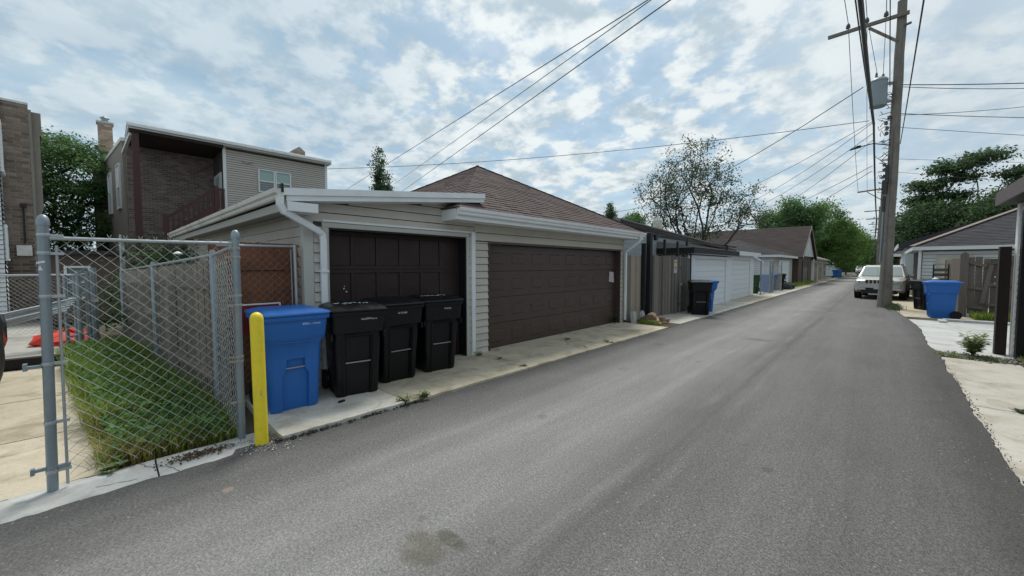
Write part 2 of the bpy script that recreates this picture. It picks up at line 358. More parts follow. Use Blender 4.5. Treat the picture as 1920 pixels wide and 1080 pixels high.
M['weed_green'] = leafmat('broad_weed_leaf', (0.085, 0.19, 0.05), (0.13, 0.25, 0.07), 0.4)
M['grass'] = leafmat('grass_blade', (0.155, 0.25, 0.042), (0.245, 0.305, 0.066), 0.5)
M['grass_dry'] = leafmat('dry_grass_blade', (0.28, 0.25, 0.07), (0.33, 0.28, 0.10), 0.3)
M['jeep'] = mat('silver_car_paint', (0.50, 0.495, 0.47), 0.25, 0.03, 2, metal=0.25, spec=0.6)
M['carblack'] = mat('black_car_paint', (0.008, 0.008, 0.009), 0.22, 0.05, spec=0.6)
M['carglass_reflect'] = mat('car_glass_painted_reflection', (0.27, 0.31, 0.31), 0.04, 0.05, spec=1.0)  # pale base colour paints the bright sky reflection into the car windows
M['plast_dk'] = mat('dark_trim_plastic', (0.018, 0.018, 0.019), 0.6, 0.1)
M['chrome'] = mat('chrome', (0.62, 0.62, 0.62), 0.18, 0.05, metal=0.9)
M['lamp'] = mat('headlamp_lens', (0.50, 0.52, 0.52), 0.12, 0.1, spec=0.8)
M['rim'] = mat('alloy_rim', (0.38, 0.38, 0.38), 0.35, 0.08, metal=0.6)
M['plate'] = mat('number_plate', (0.42, 0.47, 0.56), 0.5, 0.12, 30)
M['red'] = mat('red_netting', (0.62, 0.045, 0.022), 0.6, 0.25, 14)
M['redsign'] = mat('dark_red_panel', (0.16, 0.012, 0.022), 0.5, 0.35, 9)
M['paper'] = mat('paper', (0.50, 0.44, 0.47), 0.7, 0.15, 20)
M['signyel'] = mat('yellow_print', (0.60, 0.48, 0.14), 0.6, 0.05)
M['ink'] = mat('dark_print', (0.04, 0.04, 0.045), 0.6, 0.05)
M['card'] = mat('torn_cardboard', (0.56, 0.40, 0.27), 0.85, 0.2, 6, obj=0.15)
M['rotwood'] = mat('split_wood', (0.17, 0.075, 0.038), 0.85, 0.3, 8, obj=0.3)
M['mulch'] = mat('leaf_litter', (0.10, 0.065, 0.040), 0.95, 0.3, 20, isl=0.5)
M['timber_edge'] = mat('charred_edging_timber', (0.022, 0.020, 0.019), 0.85, 0.3, 6)
M['plank_grey'] = mat('pale_paving', (0.34, 0.33, 0.31), 0.9, 0.15, 3, obj=0.1)
M['bag'] = mat('black_bag', (0.012, 0.012, 0.013), 0.35, 0.1)

# ------------------------------------------------------------------ mesh building
class MB:
    def __init__(s): s.v, s.f = [], []
    def add(s, vs, fs):
        o = len(s.v); s.v += [tuple(p) for p in vs]; s.f += [tuple(o + i for i in q) for q in fs]; return s
    def mm(s, x0, x1, y0, y1, z0, z1):
        return s.add([(x0, y0, z0), (x1, y0, z0), (x1, y1, z0), (x0, y1, z0), (x0, y0, z1), (x1, y0, z1), (x1, y1, z1), (x0, y1, z1)],
                     [(3, 2, 1, 0), (4, 5, 6, 7), (0, 1, 5, 4), (1, 2, 6, 5), (2, 3, 7, 6), (3, 0, 4, 7)])
    def box(s, c, size, mtx=None):
        h = [k / 2 for k in size]; t = MB().mm(-h[0], h[0], -h[1], h[1], -h[2], h[2])
        mtx = Matrix.Translation(c) @ (mtx.to_4x4() if mtx else Matrix.Identity(4))
        return s.add([mtx @ Vector(p) for p in t.v], t.f)
    def bar(s, a, b, wd, ht, upv=(0, 0, 1)):
        a, b = Vector(a), Vector(b); d = (b - a).normalized(); u = Vector(upv)
        sx = d.cross(u)
        if sx.length < 1e-4: sx = d.cross(Vector((1, 0, 0)))
        sx.normalize(); uz = sx.cross(d); sx *= wd / 2; uz *= ht / 2
        vs = [p + i * sx + j * uz for p in (a, b) for i, j in ((-1, -1), (1, -1), (1, 1), (-1, 1))]
        return s.add(vs, [(0, 1, 2, 3), (7, 6, 5, 4), (0, 4, 5, 1), (1, 5, 6, 2), (2, 6, 7, 3), (3, 7, 4, 0)])
    def tube(s, pts, r, n=6, caps=True):
        pts = [Vector(p) for p in pts]; rs = r if isinstance(r, (list, tuple)) else [r] * len(pts)
        vs, fs = [], []
        for i, p in enumerate(pts):
            d = (pts[min(i + 1, len(pts) - 1)] - pts[max(i - 1, 0)]).normalized()
            a = d.cross(Vector((0.13, 0.29, 1)) if abs(d.z) < 0.9 else Vector((1, 0.2, 0))).normalized(); b = d.cross(a)
            for k in range(n):
                t = 2 * math.pi * k / n; vs.append(p + (a * math.cos(t) + b * math.sin(t)) * rs[i])
        for i in range(len(pts) - 1):
            for k in range(n):
                fs.append((i * n + k, i * n + (k + 1) % n, (i + 1) * n + (k + 1) % n, (i + 1) * n + k))
        if caps: fs.append(tuple(range(n))[::-1]); fs.append(tuple((len(pts) - 1) * n + k for k in range(n)))
        return s.add(vs, fs)
    def lathe(s, c, prof, n=16):
        vs, fs = [], []
        for r, z in prof:
            for k in range(n):
                t = 2 * math.pi * k / n; vs.append((c[0] + r * math.cos(t), c[1] + r * math.sin(t), c[2] + z))
        for i in range(len(prof) - 1):
            for k in range(n): fs.append((i * n + k, i * n + (k + 1) % n, (i + 1) * n + (k + 1) % n, (i + 1) * n + k))
        fs.append(tuple(range(n))[::-1]); fs.append(tuple((len(prof) - 1) * n + k for k in range(n)))
        return s.add(vs, fs)
    def loft(s, rings, cap=True):
        k = len(rings[0]); vs = [p for r in rings for p in r]; fs = []
        for i in range(len(rings) - 1):
            for j in range(k): fs.append((i * k + j, i * k + (j + 1) % k, (i + 1) * k + (j + 1) % k, (i + 1) * k + j))
        if cap: fs.append(tuple(range(k))[::-1]); fs.append(tuple((len(rings) - 1) * k + j for j in range(k)))
        return s.add(vs, fs)
    def prism(s, poly, ax, a, b):
        # poly: 2-D points; ax: axis of extrusion ('x','y','z')
        f = {'x': lambda p, t: (t, p[0], p[1]), 'y': lambda p, t: (p[0], t, p[1]), 'z': lambda p, t: (p[0], p[1], t)}[ax]
        return s.loft([[f(p, a) for p in poly], [f(p, b) for p in poly]])
    def mesh(s, name, mtx=None, smooth=False, fix=True):
        me = bpy.data.meshes.new(name)
        vs = s.v if mtx is None else [tuple(mtx @ Vector(p)) for p in s.v]
        me.from_pydata(vs, [], s.f)
        if fix:
            b = bmesh.new(); b.from_mesh(me); bmesh.ops.recalc_face_normals(b, faces=b.faces); b.to_mesh(me); b.free()
        if smooth: me.polygons.foreach_set('use_smooth', [True] * len(me.polygons))
        return me

def wm(o):
    mt = o.matrix_basis.copy()
    return wm(o.parent) @ mt if o.parent else mt
def tag(o, label=None, cat=None, group=None, kind=None):
    if label: o['label'] = label
    if cat: o['category'] = cat
    if group: o['group'] = group
    if kind: o['kind'] = kind
    return o
def thing(name, label, cat, loc=(0, 0, 0), rz=0, group=None):
    o = bpy.data.objects.new(name, None); o.empty_display_size = 0.2
    o.location = loc; o.rotation_euler = (0, 0, rz); col.objects.link(o)
    return tag(o, label, cat, group)
def link(name, me, material, parent=None):
    if material is not None and not me.materials: me.materials.append(M[material] if isinstance(material, str) else material)
    o = bpy.data.objects.new(name, me); col.objects.link(o)
    if parent is not None: o.parent = parent
    return o
def part(name, mb, material, parent, local=False, smooth=False, kind=None, bevel=0, label=None):
    """mb in world coordinates (or the parent's own, with local=True)"""
    me = mb.mesh(name, None if local else wm(parent).inverted(), smooth)
    o = link(name, me, material, parent)
    if kind: o['kind'] = kind
    if label: o['label'] = label
    if bevel:
        b = o.modifiers.new('bevel', 'BEVEL'); b.width = bevel; b.segments = 2; b.limit_method = 'ANGLE'; b.angle_limit = R(40)
    if smooth and not bevel:
        e = o.modifiers.new('split', 'EDGE_SPLIT'); e.split_angle = R(38)
    return o
def solo(name, mb, material, label, cat, group=None, smooth=False, bevel=0, loc=None, kind=None):
    loc = loc or (sum(p[0] for p in mb.v) / len(mb.v), sum(p[1] for p in mb.v) / len(mb.v), min(p[2] for p in mb.v))
    me = mb.mesh(name, Matrix.Translation(loc).inverted(), smooth)
    o = link(name, me, material); o.location = loc
    if bevel:
        b = o.modifiers.new('bevel', 'BEVEL'); b.width = bevel; b.segments = 2; b.limit_method = 'ANGLE'; b.angle_limit = R(40)
    elif smooth:
        e = o.modifiers.new('split', 'EDGE_SPLIT'); e.split_angle = R(38)
    return tag(o, label, cat, group, kind)
def struct(name, mb, material, parent=None, kind='structure', smooth=False, bevel=0):
    o = link(name, mb.mesh(name, None, smooth), material, parent)
    if parent is None: o['kind'] = kind
    if bevel:
        b = o.modifiers.new('bevel', 'BEVEL'); b.width = bevel; b.segments = 2; b.limit_method = 'ANGLE'; b.angle_limit = R(40)
    return o
def kids(o): return [c for c in bpy.data.objects if c.parent is o]
def copy_tree(o, loc, rz, label=None, parent=None):
    c = o.copy(); col.objects.link(c); c.parent = parent
    if parent is None: c.location = loc; c.rotation_euler = (0, 0, rz)
    if label: c['label'] = label
    for k in kids(o): copy_tree(k, None, None, None, c)
    return c
_cache = {}
def piece(name, size, material, parent, centre, mtx=None, bevel=0.0):
    """a box piece (board, plank, slat ...) that shares its mesh with all pieces of the same size; world coordinates"""
    key = (tuple(round(k, 3) for k in size), material, name)
    if key not in _cache:
        me = MB().box((0, 0, 0), key[0]).mesh(name); me.materials.append(M[material]); _cache[key] = me
    o = bpy.data.objects.new(name, _cache[key]); col.objects.link(o); o.parent = parent
    wmx = Matrix.Translation(centre) @ (mtx.to_4x4() if mtx else Matrix.Identity(4))
    o.matrix_basis = wm(parent).inverted() @ wmx
    return o
def rot(ax, deg): return Matrix.Rotation(R(deg), 4, ax)
def lerp(a, b, t): return tuple(a[i] + (b[i] - a[i]) * t for i in range(len(a)))
def jag(a, b, step, amp, seed, pw=1.0):
    r = random.Random(seed); L = math.dist(a, b); k = max(2, int(L / step)); out = []; lo = 0
    for i in range(k + 1):
        lo = lo * 0.72 + r.uniform(-1, 1) * 0.5
        t = i / k; p = lerp(a, b, t); d = (b[1] - a[1], a[0] - b[0]); o = (lo + r.uniform(-.35, .35)) * amp
        out.append((p[0] + d[0] / L * o, p[1] + d[1] / L * o))
    return out
def slab(poly, z0, z1): return MB().prism(poly, 'z', z0, z1)

# ------------------------------------------------------------------ ground, alley, paving
struct('ground', MB().add([(-600, -600, -0.09), (600, -600, -0.09), (600, 600, -0.09), (-600, 600, -0.09)], [(0, 1, 2, 3)]), 'yard')
# asphalt strip with a ragged right and left edge
ys = [-14 + 0.5 * i for i in range(22)] + [-3 + 0.045 * i for i in range(420)] + [15.9 + 0.4 * i for i in range(60)] + [40 + 4 * i for i in range(40)]
r1 = random.Random(5); lo = lo2 = 0; bm_ = MB(); rows = []
for y in ys:
    lo = lo * 0.95 + r1.uniform(-1, 1) * 0.008; lo2 = lo2 * 0.8 + r1.uniform(-1, 1) * 0.010
    xr = 0.83 + lo + r1.uniform(-.008, .008)
    if y > 15: xr -= min(1, (y - 15) / 6) * 0.42
    if y > 27: xr += min(1, (y - 27) / 6) * 0.35
    if 10.2 < y < 12.3: xr += 0.02 * math.sin((y - 10.2) * 3)
    xl = -4.00 + lo2 + r1.uniform(-.008, .008)
    if y > 1.05: xl = -4.16
    elif y > 0.7: xl -= 0.10
    rows.append((xl, xr, y))
vs, fs = [], []
for xl, xr, y in rows: vs += [(xl - .012, y, -0.04), (xl, y, 0.012), (xl + .4, y, 0.014), (-1.5, y, 0.016), (xr - .3, y, 0.014), (xr, y, 0.012), (xr + .016, y, -0.04)]
for i in range(len(rows) - 1):
    for k in range(6): fs.append((i * 7 + k, i * 7 + k + 1, (i + 1) * 7 + k + 1, (i + 1) * 7 + k))
bm_.add(vs, fs); struct('road', bm_, 'asphalt')

# left apron: slabs one by one with open joints, front edge chipped, a little above the asphalt
apron = thing('concrete_apron', 'tan concrete apron along the left edge of the alley in front of the garages', 'pavement', (-5, 5, 0)); apron['kind'] = 'structure'
def apron_slab(y0, y1, z, matn, seed, x0=-5.62, x1=-3.99, skew=0.0, y0b=None):
    front = jag((x1, y0 + 0.012), (x1 + 0.01, y1 - 0.012), 0.05, 0.012, seed)
    b0 = y0 if y0b is None else y0b
    back = [(x0, y1 - 0.012 + skew), (x0, b0 + 0.012)]
    j0 = jag((x0, b0 + 0.012), (x1, y0 + 0.012), 0.12, 0.006, seed + 1)[1:-1]
    j1 = jag((x1 + 0.01, y1 - 0.012), (x0, y1 - 0.012 + skew), 0.12, 0.006, seed + 2)[1:-1]
    part('paving_slab', slab(front + j1 + back + j0, -0.07, z), matn, apron, bevel=0.006)
apron_slab(1.06, 2.36, 0.062, 'conc_pale', 21, skew=0.05)
apron_slab(2.36, 4.55, 0.046, 'conc_tan', 22, skew=0.02, y0b=2.41)
apron_slab(4.55, 7.25, 0.044, 'conc_tan', 23, skew=-0.6, y0b=4.57)
apron_slab(7.25, 10.15, 0.046, 'conc_tan', 24, y0b=6.65)
apron_slab(10.95, 14.3, 0.044, 'conc_pale', 25)
apron_slab(14.3, 19.6, 0.044, 'conc_pale', 26)
apron_slab(19.6, 24.9, 0.044, 'conc_tan', 27)
apron_slab(24.9, 33.0, 0.044, 'conc_pale', 28, x0=-6)
apron_slab(33.0, 52.0, 0.044, 'conc_tan', 29)
apron_slab(52.0, 70.0, 0.044, 'conc_tan', 30)
struct('soil_bed', MB().mm(-5.6, -4.0, 10.15, 10.95, -0.08, 0.02), 'soil')
# broken asphalt crumbs against the slab edge, stones by the bollard
def crumbs(name, pts, matn, s0, s1, label, cat, seed):
    r = random.Random(seed); mb = MB()
    for x, y, z in pts:
        s = r.uniform(s0, s1); q = Matrix.Rotation(r.uniform(0, 6), 3, 'Z') @ Matrix.Rotation(r.uniform(0, 3), 3, 'X')
        vs = [q @ Vector(p) * s + Vector((x, y, z)) for p in ((1, 0, 0), (-.8, .5, 0), (-.6, -.8, .1), (.1, .2, .8), (.2, -.1, -.7))]
        mb.add(vs, [(0, 1, 3), (1, 2, 3), (2, 0, 3), (1, 0, 4), (2, 1, 4), (0, 2, 4)])
    return solo(name, mb, matn, label, cat, kind='stuff')
r2 = random.Random(3)
crumbs('broken_asphalt', [(-3.99 + r2.gauss(0, .018), r2.uniform(1.02, 2.6), 0.018 + r2.uniform(0, .018)) for _ in range(420)], 'tar', 0.006, 0.022,
       'black broken asphalt crumbs along the pale slab under the carts', 'rubble', 3)
crumbs('gravel', [(-4.08 + r2.gauss(0, .13), 0.97 + r2.gauss(0, .10), 0.014 + r2.uniform(0, .01)) for _ in range(330)], 'gravel', 0.004, 0.014,
       'pale gravel crumbs scattered round the foot of the yellow bollard', 'gravel', 4)
crumbs('leaf_litter', [(-4.24 + r2.gauss(0, .045), 0.50 + r2.gauss(0, .13), 0.012 + r2.uniform(0, .012)) for _ in range(380)], 'mulch', 0.004, 0.013,
       'brown leaf litter lying on the white concrete strip below the gate', 'leaf litter', 5)
crumbs('rubble', [(r2.uniform(.85, 1.9), 10.75 + r2.gauss(0, .16), r2.uniform(0, .02)) for _ in range(420)], 'gravel', 0.008, 0.035,
       'grey rubble in the gap between the two right hand slabs', 'rubble', 6)

crumbs('broken_asphalt', [(0.855 + r2.gauss(0, .018), r2.uniform(3.4, 10.4), r2.uniform(0, .008)) for _ in range(260)], 'tar', 0.003, 0.010,
       'black broken asphalt crumbs along the ragged right edge of the alley', 'rubble', 7)
# white strip under the gate and the pad behind it
SK = 0.09
strip = thing('concrete_strip', 'whitish chipped concrete strip below the chain link gate', 'pavement', (-4.2, -2, 0)); strip['kind'] = 'structure'
for i, (y0, y1, z) in enumerate(((-9, -5.2, 0.004), (-5.2, -1.15, 0.005), (-1.15, 0.22, 0.006), (0.22, 0.98, 0.005))):
    back = jag((-4.42, y1 - .006), (-4.42, y0 + .006), 0.1, 0.014, 41 + i)
    part('paving_slab', slab([(-3.80, y0 + .006), (-3.80, y1 - .006)] + back, -0.08, z), 'conc_white', strip)
pad = thing('concrete_pad', 'tan concrete parking pad behind the chain link gate', 'pavement', (-7, -2, 0)); pad['kind'] = 'structure'
def gy(x): return -0.02 - SK * (-x - 4.54)      # left edge of the grass strip
xs = [-4.43, -5.85, -7.55, -9.85]
for i in range(3):
    a, b = xs[i] - .008, xs[i + 1] + .008
    yr = 0.05
    edge = [(a + (b - a) * k / 12, gy(a + (b - a) * k / 12) + (0.035 * math.sin(k * 1.9 + i)) * (1 if i < 2 else .5)) for k in range(13)]
    part('paving_slab', slab([(a, -3.2), (b, -3.2)][::-1] + edge, -0.08, -0.006 + 0.002 * i), 'conc_tan', pad)
    part('paving_slab', slab([(a, -8), (b, -8), (b, -3.22), (a, -3.22)], -0.08, -0.007 + 0.002 * i), 'conc_tan', pad)
part('paving_slab', slab([(-18, -8), (-10.0, -8), (-10.0, gy(-10) - .05), (-18, gy(-18) - .1)], -0.08, 0.05), 'conc_grey', pad)
struct('soil', slab([(-4.43, gy(-4.43) - .05), (-4.43, 1.05), (-5.6, 1.75), (-14, 1.6), (-14, gy(-14) - .1)], -0.085, -0.02), 'soil')

def crack(parent, pts, w_, z, seed, matn='soil'):
    r = random.Random(seed); P_ = []
    for a_, b_ in zip(pts, pts[1:]):
        k = max(2, int(math.dist(a_, b_) / .035))
        for i in range(k): P_.append(tuple(c + r.uniform(-.008, .008) for c in lerp(a_, b_, i / k)))
    P_.append(pts[-1]); vs = []
    for i, p_ in enumerate(P_):
        q = P_[min(i + 1, len(P_) - 1)]; o_ = P_[max(i - 1, 0)]; d = Vector((q[0] - o_[0], q[1] - o_[1])).normalized(); ww = w_ * r.uniform(.3, 1.2)
        vs += [(p_[0] - d.y * ww, p_[1] + d.x * ww, z), (p_[0] + d.y * ww, p_[1] - d.x * ww, z)]
    part('crack', MB().add(vs, [(2 * i, 2 * i + 1, 2 * i + 3, 2 * i + 2) for i in range(len(P_) - 1)]), matn, parent)
crack(strip, [(-4.44, .12), (-4.30, .16), (-4.15, .30), (-4.02, .34)], .004, .0085, 1)
crack(strip, [(-4.40, -.55), (-4.25, -.75), (-4.22, -1.1)], .004, .0085, 2)
crack(strip, [(-4.16, -.12), (-4.12, .02), (-4.1, .1)], .003, .0085, 3)
crack(strip, [(-4.42, -.28), (-4.40, .10)], .006, .0085, 4)
crack(apron, [(-5.25, 4.63), (-4.9, 4.70), (-4.6, 4.62), (-4.3, 4.70), (-4.05, 4.62)], .006, .0475, 5)
crack(apron, [(-4.85, 6.75), (-4.6, 6.5), (-4.3, 6.6), (-4.05, 6.35)], .006, .0475, 6)
crack(apron, [(-5.4, 2.9), (-5.0, 3.3), (-4.4, 3.4), (-4.05, 3.9)], .0025, .0495, 7)
crack(pad, [(-5.0, -1.4), (-5.4, -.9), (-5.5, -.4)], .003, -.0015, 8)
# right side slabs
rp = thing('concrete_driveway', 'tan concrete slabs along the right edge of the alley', 'pavement', (1.3, 7, 0)); rp['kind'] = 'structure'
for i, (y0, y1, x0, x1, mt, z) in enumerate(((-6, 3.2, .55, 3, 'conc_pale', -.004), (3.2, 7.05, .55, 2.4, 'conc_pale', -.004), (7.05, 10.45, .55, 1.75, 'conc_pale', -.003), (11.05, 13.6, .72, 2.75, 'conc_white', 0.0), (13.6, 17.2, .6, 2.9, 'conc_white', 0.0))):
    fr = jag((x0, y0 + .007), (x0, y1 - .007), .2, .03, 60 + i)[::-1]
    part('paving_slab', slab([(x1, y0 + .007), (x1, y1 - .007)] + fr, -0.08, z), mt, rp, bevel=0.004)
crack(rp, [(.9, 12.9), (1.4, 12.6), (1.9, 12.9), (2.6, 12.5)], .008, .004, 9); crack(rp, [(.9, 15.3), (1.5, 15.0), (2.4, 15.6)], .008, .004, 10); crack(rp, [(.85, 8.7), (1.05, 8.5), (1.2, 8.55)], .004, .001, 11)
part('paving_slab', slab([(.3, 18.0), (5, 18.0), (5, 25), (.3, 25)], -0.08, 0.0), 'conc_tan', rp)
part('paving_slab', slab([(.3, 25.02), (5, 25.02), (5, 120), (.3, 120)], -0.08, -0.002), 'conc_tan', rp)
part('kerb', MB().mm(1.42, 2.9, 17.2, 17.42, -0.08, 0.07), 'conc_white', rp, bevel=0.01)
part('kerb', MB().mm(1.30, 1.46, 16.7, 17.15, 0.001, 0.07), 'conc_white', rp, bevel=0.01)
struct('verge', MB().mm(.5, 1.75, 10.45, 11.05, -.085, -.02), 'soil')
struct('side_yard', slab([(1.75, 4), (2.6, 4), (2.6, 11.05), (1.75, 11.05)], -.085, -.01), 'soil')

# ------------------------------------------------------------------ foliage helpers
def np_mesh(name, verts, faces_flat, per, material):
    me = bpy.data.meshes.new(name); nv, nf = len(verts), len(faces_flat) // per
    me.vertices.add(nv); me.vertices.foreach_set('co', np.asarray(verts, np.float32).ravel())
    me.loops.add(nf * per); me.loops.foreach_set('vertex_index', np.asarray(faces_flat, np.int32))
    me.polygons.add(nf); me.polygons.foreach_set('loop_start', np.arange(nf, dtype=np.int32) * per)
    me.polygons.foreach_set('loop_total', np.full(nf, per, np.int32)); me.update(calc_edges=True)
    me.materials.append(M[material]); return me
def leaf_quads(cent, size, g, flat=0.0, aspect=0.55):
    k = len(cent); u = g.normal(size=(k, 3)); u[:, 2] *= (1 - flat); u /= np.linalg.norm(u, axis=1, keepdims=True)
    t = g.normal(size=(k, 3)); t[:, 2] *= (1 - flat); v = t - (t * u).sum(1, keepdims=True) * u; v /= np.linalg.norm(v, axis=1, keepdims=True) + 1e-6
    s = size * g.uniform(0.55, 1.3, (k, 1)); a = u * s; b = v * s * aspect; w_ = np.cross(u, v) * s * 0.18
    V = np.stack([cent - a, cent - b * .9 + w_, cent + a, cent + b * .9 + w_], 1).reshape(-1, 3)
    return V
def leaves(name, cent, size, material, parent, g, flat=0.0, aspect=0.55):
    V = leaf_quads(cent, size, g, flat, aspect)
    me = np_mesh(name, V, np.arange(len(V)), 4, material)
    o = bpy.data.objects.new(name, me); col.objects.link(o); o.parent = parent; return o
def grow(anchors, base, fork, g, rtip, sides=5, wander=0.12, rise=0.15, rmax=None, pw=2.2, trunk_bend=0.05, hor=1.0, limbs=0):
    """branches that reach every anchor from a trunk; returns an MB"""
    nodes = [np.array(base, float)]; par = [-1]
    base, fork = np.array(base, float), np.array(fork, float); k = 6
    for i in range(1, k + 1):
        p = base + (fork - base) * i / k; p[:2] += g.normal(size=2) * trunk_bend * (i < k); nodes.append(p); par.append(len(nodes) - 2)
    start = 4
    order = list(np.argsort(np.linalg.norm(anchors - fork, axis=1))); tips = []; lead = []
    if limbs:   # main limbs run straight from the fork to well spread outer anchors
        far_ = anchors[order[-len(anchors) // 3:]]; dirs = (far_ - fork) / np.linalg.norm(far_ - fork, axis=1, keepdims=True); sel = [int(np.argmax(dirs[:, 2]))]
        while len(sel) < limbs: sel.append(int(np.argmin((dirs @ dirs[sel].T).max(1))))
        for q_ in sel:
            a = far_[q_]; j0 = int(g.integers(4, 7)); q = nodes[j0]; L = np.linalg.norm(a - q); n_ = int(L / .45) + 2; cur = j0; sw = g.normal(size=3) * .10 * L
            for s in range(1, n_ + 1):
                t = s / n_; p = q + (a - q) * t + sw * math.sin(math.pi * t) + g.normal(size=3) * .03 * (s < n_); p[2] += .10 * L * math.sin(math.pi * t) * (1 if a[2] < fork[2] + 2 else .2)
                nodes.append(p); par.append(cur); cur = len(nodes) - 1
            tips.append(cur)
    for i in order:
        a = anchors[i]; N = np.array(nodes[start:]); d = np.linalg.norm((N - a) * np.array([hor, hor, 1]), axis=1)
        d = d + np.maximum(0, N[:, 2] - a[2]) * 1.5; j = int(np.argmin(d)) + start; q = nodes[j]; L = np.linalg.norm(a - q)
        n_ = max(2, min(5, int(L / 0.5)))
        cur = j
        for s in range(1, n_ + 1):
            t = s / n_; p = q + (a - q) * t
            if s < n_: p = p + g.normal(size=3) * wander * L * 0.25; p[2] += -rise * L * math.sin(math.pi * t) * 0.5
            nodes.append(p); par.append(cur); cur = len(nodes) - 1
        tips.append(cur)
    cnt = np.zeros(len(nodes))
    for t in tips: cnt[t] += 1
    for i in range(len(nodes) - 1, 0, -1):
        if cnt[i] == 0: cnt[i] = 1
        cnt[par[i]] += cnt[i]
    rad = rtip * cnt ** (1 / pw)
    if rmax: rad = np.minimum(rad, rmax)
    mb = MB()
    for i in range(1, len(nodes)):
        if np.linalg.norm(nodes[i] - nodes[par[i]]) < 1e-3: continue
        r0 = min(rad[par[i]], rad[i] * 1.5)
        mb.tube([nodes[par[i]], nodes[i]], [r0 * (1.12 if i < 7 else 1), rad[i]], sides, caps=False)
    return mb
def ellip(g, k, c, r, hollow=0.35, squash=None):
    u = g.normal(size=(k, 3)); u /= np.linalg.norm(u, axis=1, keepdims=True)
    return np.array(c) + u * np.array(r) * (hollow + (1 - hollow) * g.random((k, 1)) ** 0.6)
def tree(name, label, loc, blobs, fork_h, n_anchor, per, leaf, sigma, lm, bark, seed, rtip=0.012, group=None, flat=0.0, cat='tree', fl_sig=1.0, aspect=0.55, hollow=0.35, rmax=None, sides=5, wander=.12, lean=(0, 0), skip=0.0, pw=2.2, hor=1.0, rise=.15, limbs=0):
    g = np.random.default_rng(seed); o = thing(name, label, cat, loc, 0, group)
    vol = np.array([b[1][0] * b[1][1] * b[1][2] for b in blobs]); vol = vol ** 0.8; vol = vol / vol.sum()
    A = np.concatenate([ellip(g, max(3, int(n_anchor * v)), b[0], b[1], hollow) for b, v in zip(blobs, vol)])
    mb = grow(A, (0, 0, -0.1), (lean[0], lean[1], fork_h), g, rtip, sides, wander, rmax=rmax, pw=pw, hor=hor, rise=rise, limbs=limbs)
    o2 = link('trunk', mb.mesh('trunk', fix=False, smooth=True), bark, o)
    use = A[g.random(len(A)) >= skip]
    kk = g.poisson(per, len(use))
    cent = np.repeat(use, kk, axis=0); sg = np.repeat(sigma * g.uniform(.6, 1.3, (len(use), 1)), kk, axis=0)
    cent = cent + g.normal(size=cent.shape) * sg * np.array([1, 1, fl_sig])
    leaves('crown', cent, leaf, lm, o, g, flat, aspect)
    return o
def blades(name, P, H, W, g, material, label, cat, lean=0.5, kind='stuff', parent=None, dirs=None):
    k = len(P); th = g.uniform(0, 2 * np.pi, k); d = np.stack([np.cos(th), np.sin(th), np.zeros(k)], 1)
    if dirs is not None: d = d * 0.75 + np.array(dirs)
    s = np.stack([-d[:, 1], d[:, 0], np.zeros(k)], 1); s /= np.linalg.norm(s, axis=1, keepdims=True) + 1e-6
    h = H * g.uniform(.45, 1.25, (k, 1)); l = lean * h * g.uniform(.3, 1.3, (k, 1)); wv = s * W * g.uniform(.6, 1.3, (k, 1))
    z = np.array([[0, 0, 1.0]])
    p1 = P + d * l * .35 + z * h * .6; p2 = P + d * l + z * h * .92
    V = np.stack([P - wv, P + wv, p1 + wv * .75, p1 - wv * .75, p2], 1).reshape(-1, 3)
    o_ = np.arange(k)[:, None] * 5
    me = bpy.data.meshes.new(name)
    loops = np.concatenate([o_ + np.array([[0, 1, 2, 3]]), o_ + np.array([[3, 2, 4]])], 1).ravel()
    me.vertices.add(k * 5); me.vertices.foreach_set('co', V.astype(np.float32).ravel())
    me.loops.add(k * 7); me.loops.foreach_set('vertex_index', loops.astype(np.int32))
    st = (np.arange(k)[:, None] * 7 + np.array([[0, 4]])).ravel(); tot = np.tile([4, 3], k)
    me.polygons.add(2 * k); me.polygons.foreach_set('loop_start', st.astype(np.int32)); me.polygons.foreach_set('loop_total', tot.astype(np.int32))
    me.update(calc_edges=True); me.materials.append(M[material])
    o = bpy.data.objects.new(name, me); col.objects.link(o)
    if parent is not None: o.parent = parent
    return tag(o, label, cat, None, kind)

# ------------------------------------------------------------------ garages on the left
def lap_boards(parent, material, p0, p1, z0, z1, h, normal, name='siding_board', zfun=None, thick=0.012, lean=9.5):
    """horizontal lap boards between p0 and p1 (xy), each board its own piece leaning out at its foot"""
    d = Vector((p1[0] - p0[0], p1[1] - p0[1], 0)); L = d.length; ang = math.degrees(math.atan2(d.y, d.x))
    nv = Vector((normal[0], normal[1], 0)); k = int(math.ceil((z1 - z0) / h - 1e-6))
    sgn = 1 if d.normalized().cross(Vector((0, 0, 1))).dot(nv) > 0 else -1
    for i in range(k):
        zt = min(z0 + (i + 1) * h, z1); hh = zt - (z0 + i * h)
        if hh < 0.02: continue
        c = Vector(((p0[0] + p1[0]) / 2, (p0[1] + p1[1]) / 2, z0 + i * h + hh / 2)) + nv * 0.004
        piece(name, (L, thick, hh - .009), material, parent, c, rot('Z', ang) @ rot('X', -lean * sgn))

g1 = thing('garage', 'taupe single garage with shed roof and dark brown panelled door behind the carts', 'garage', (-5.3, 1.74, 0))
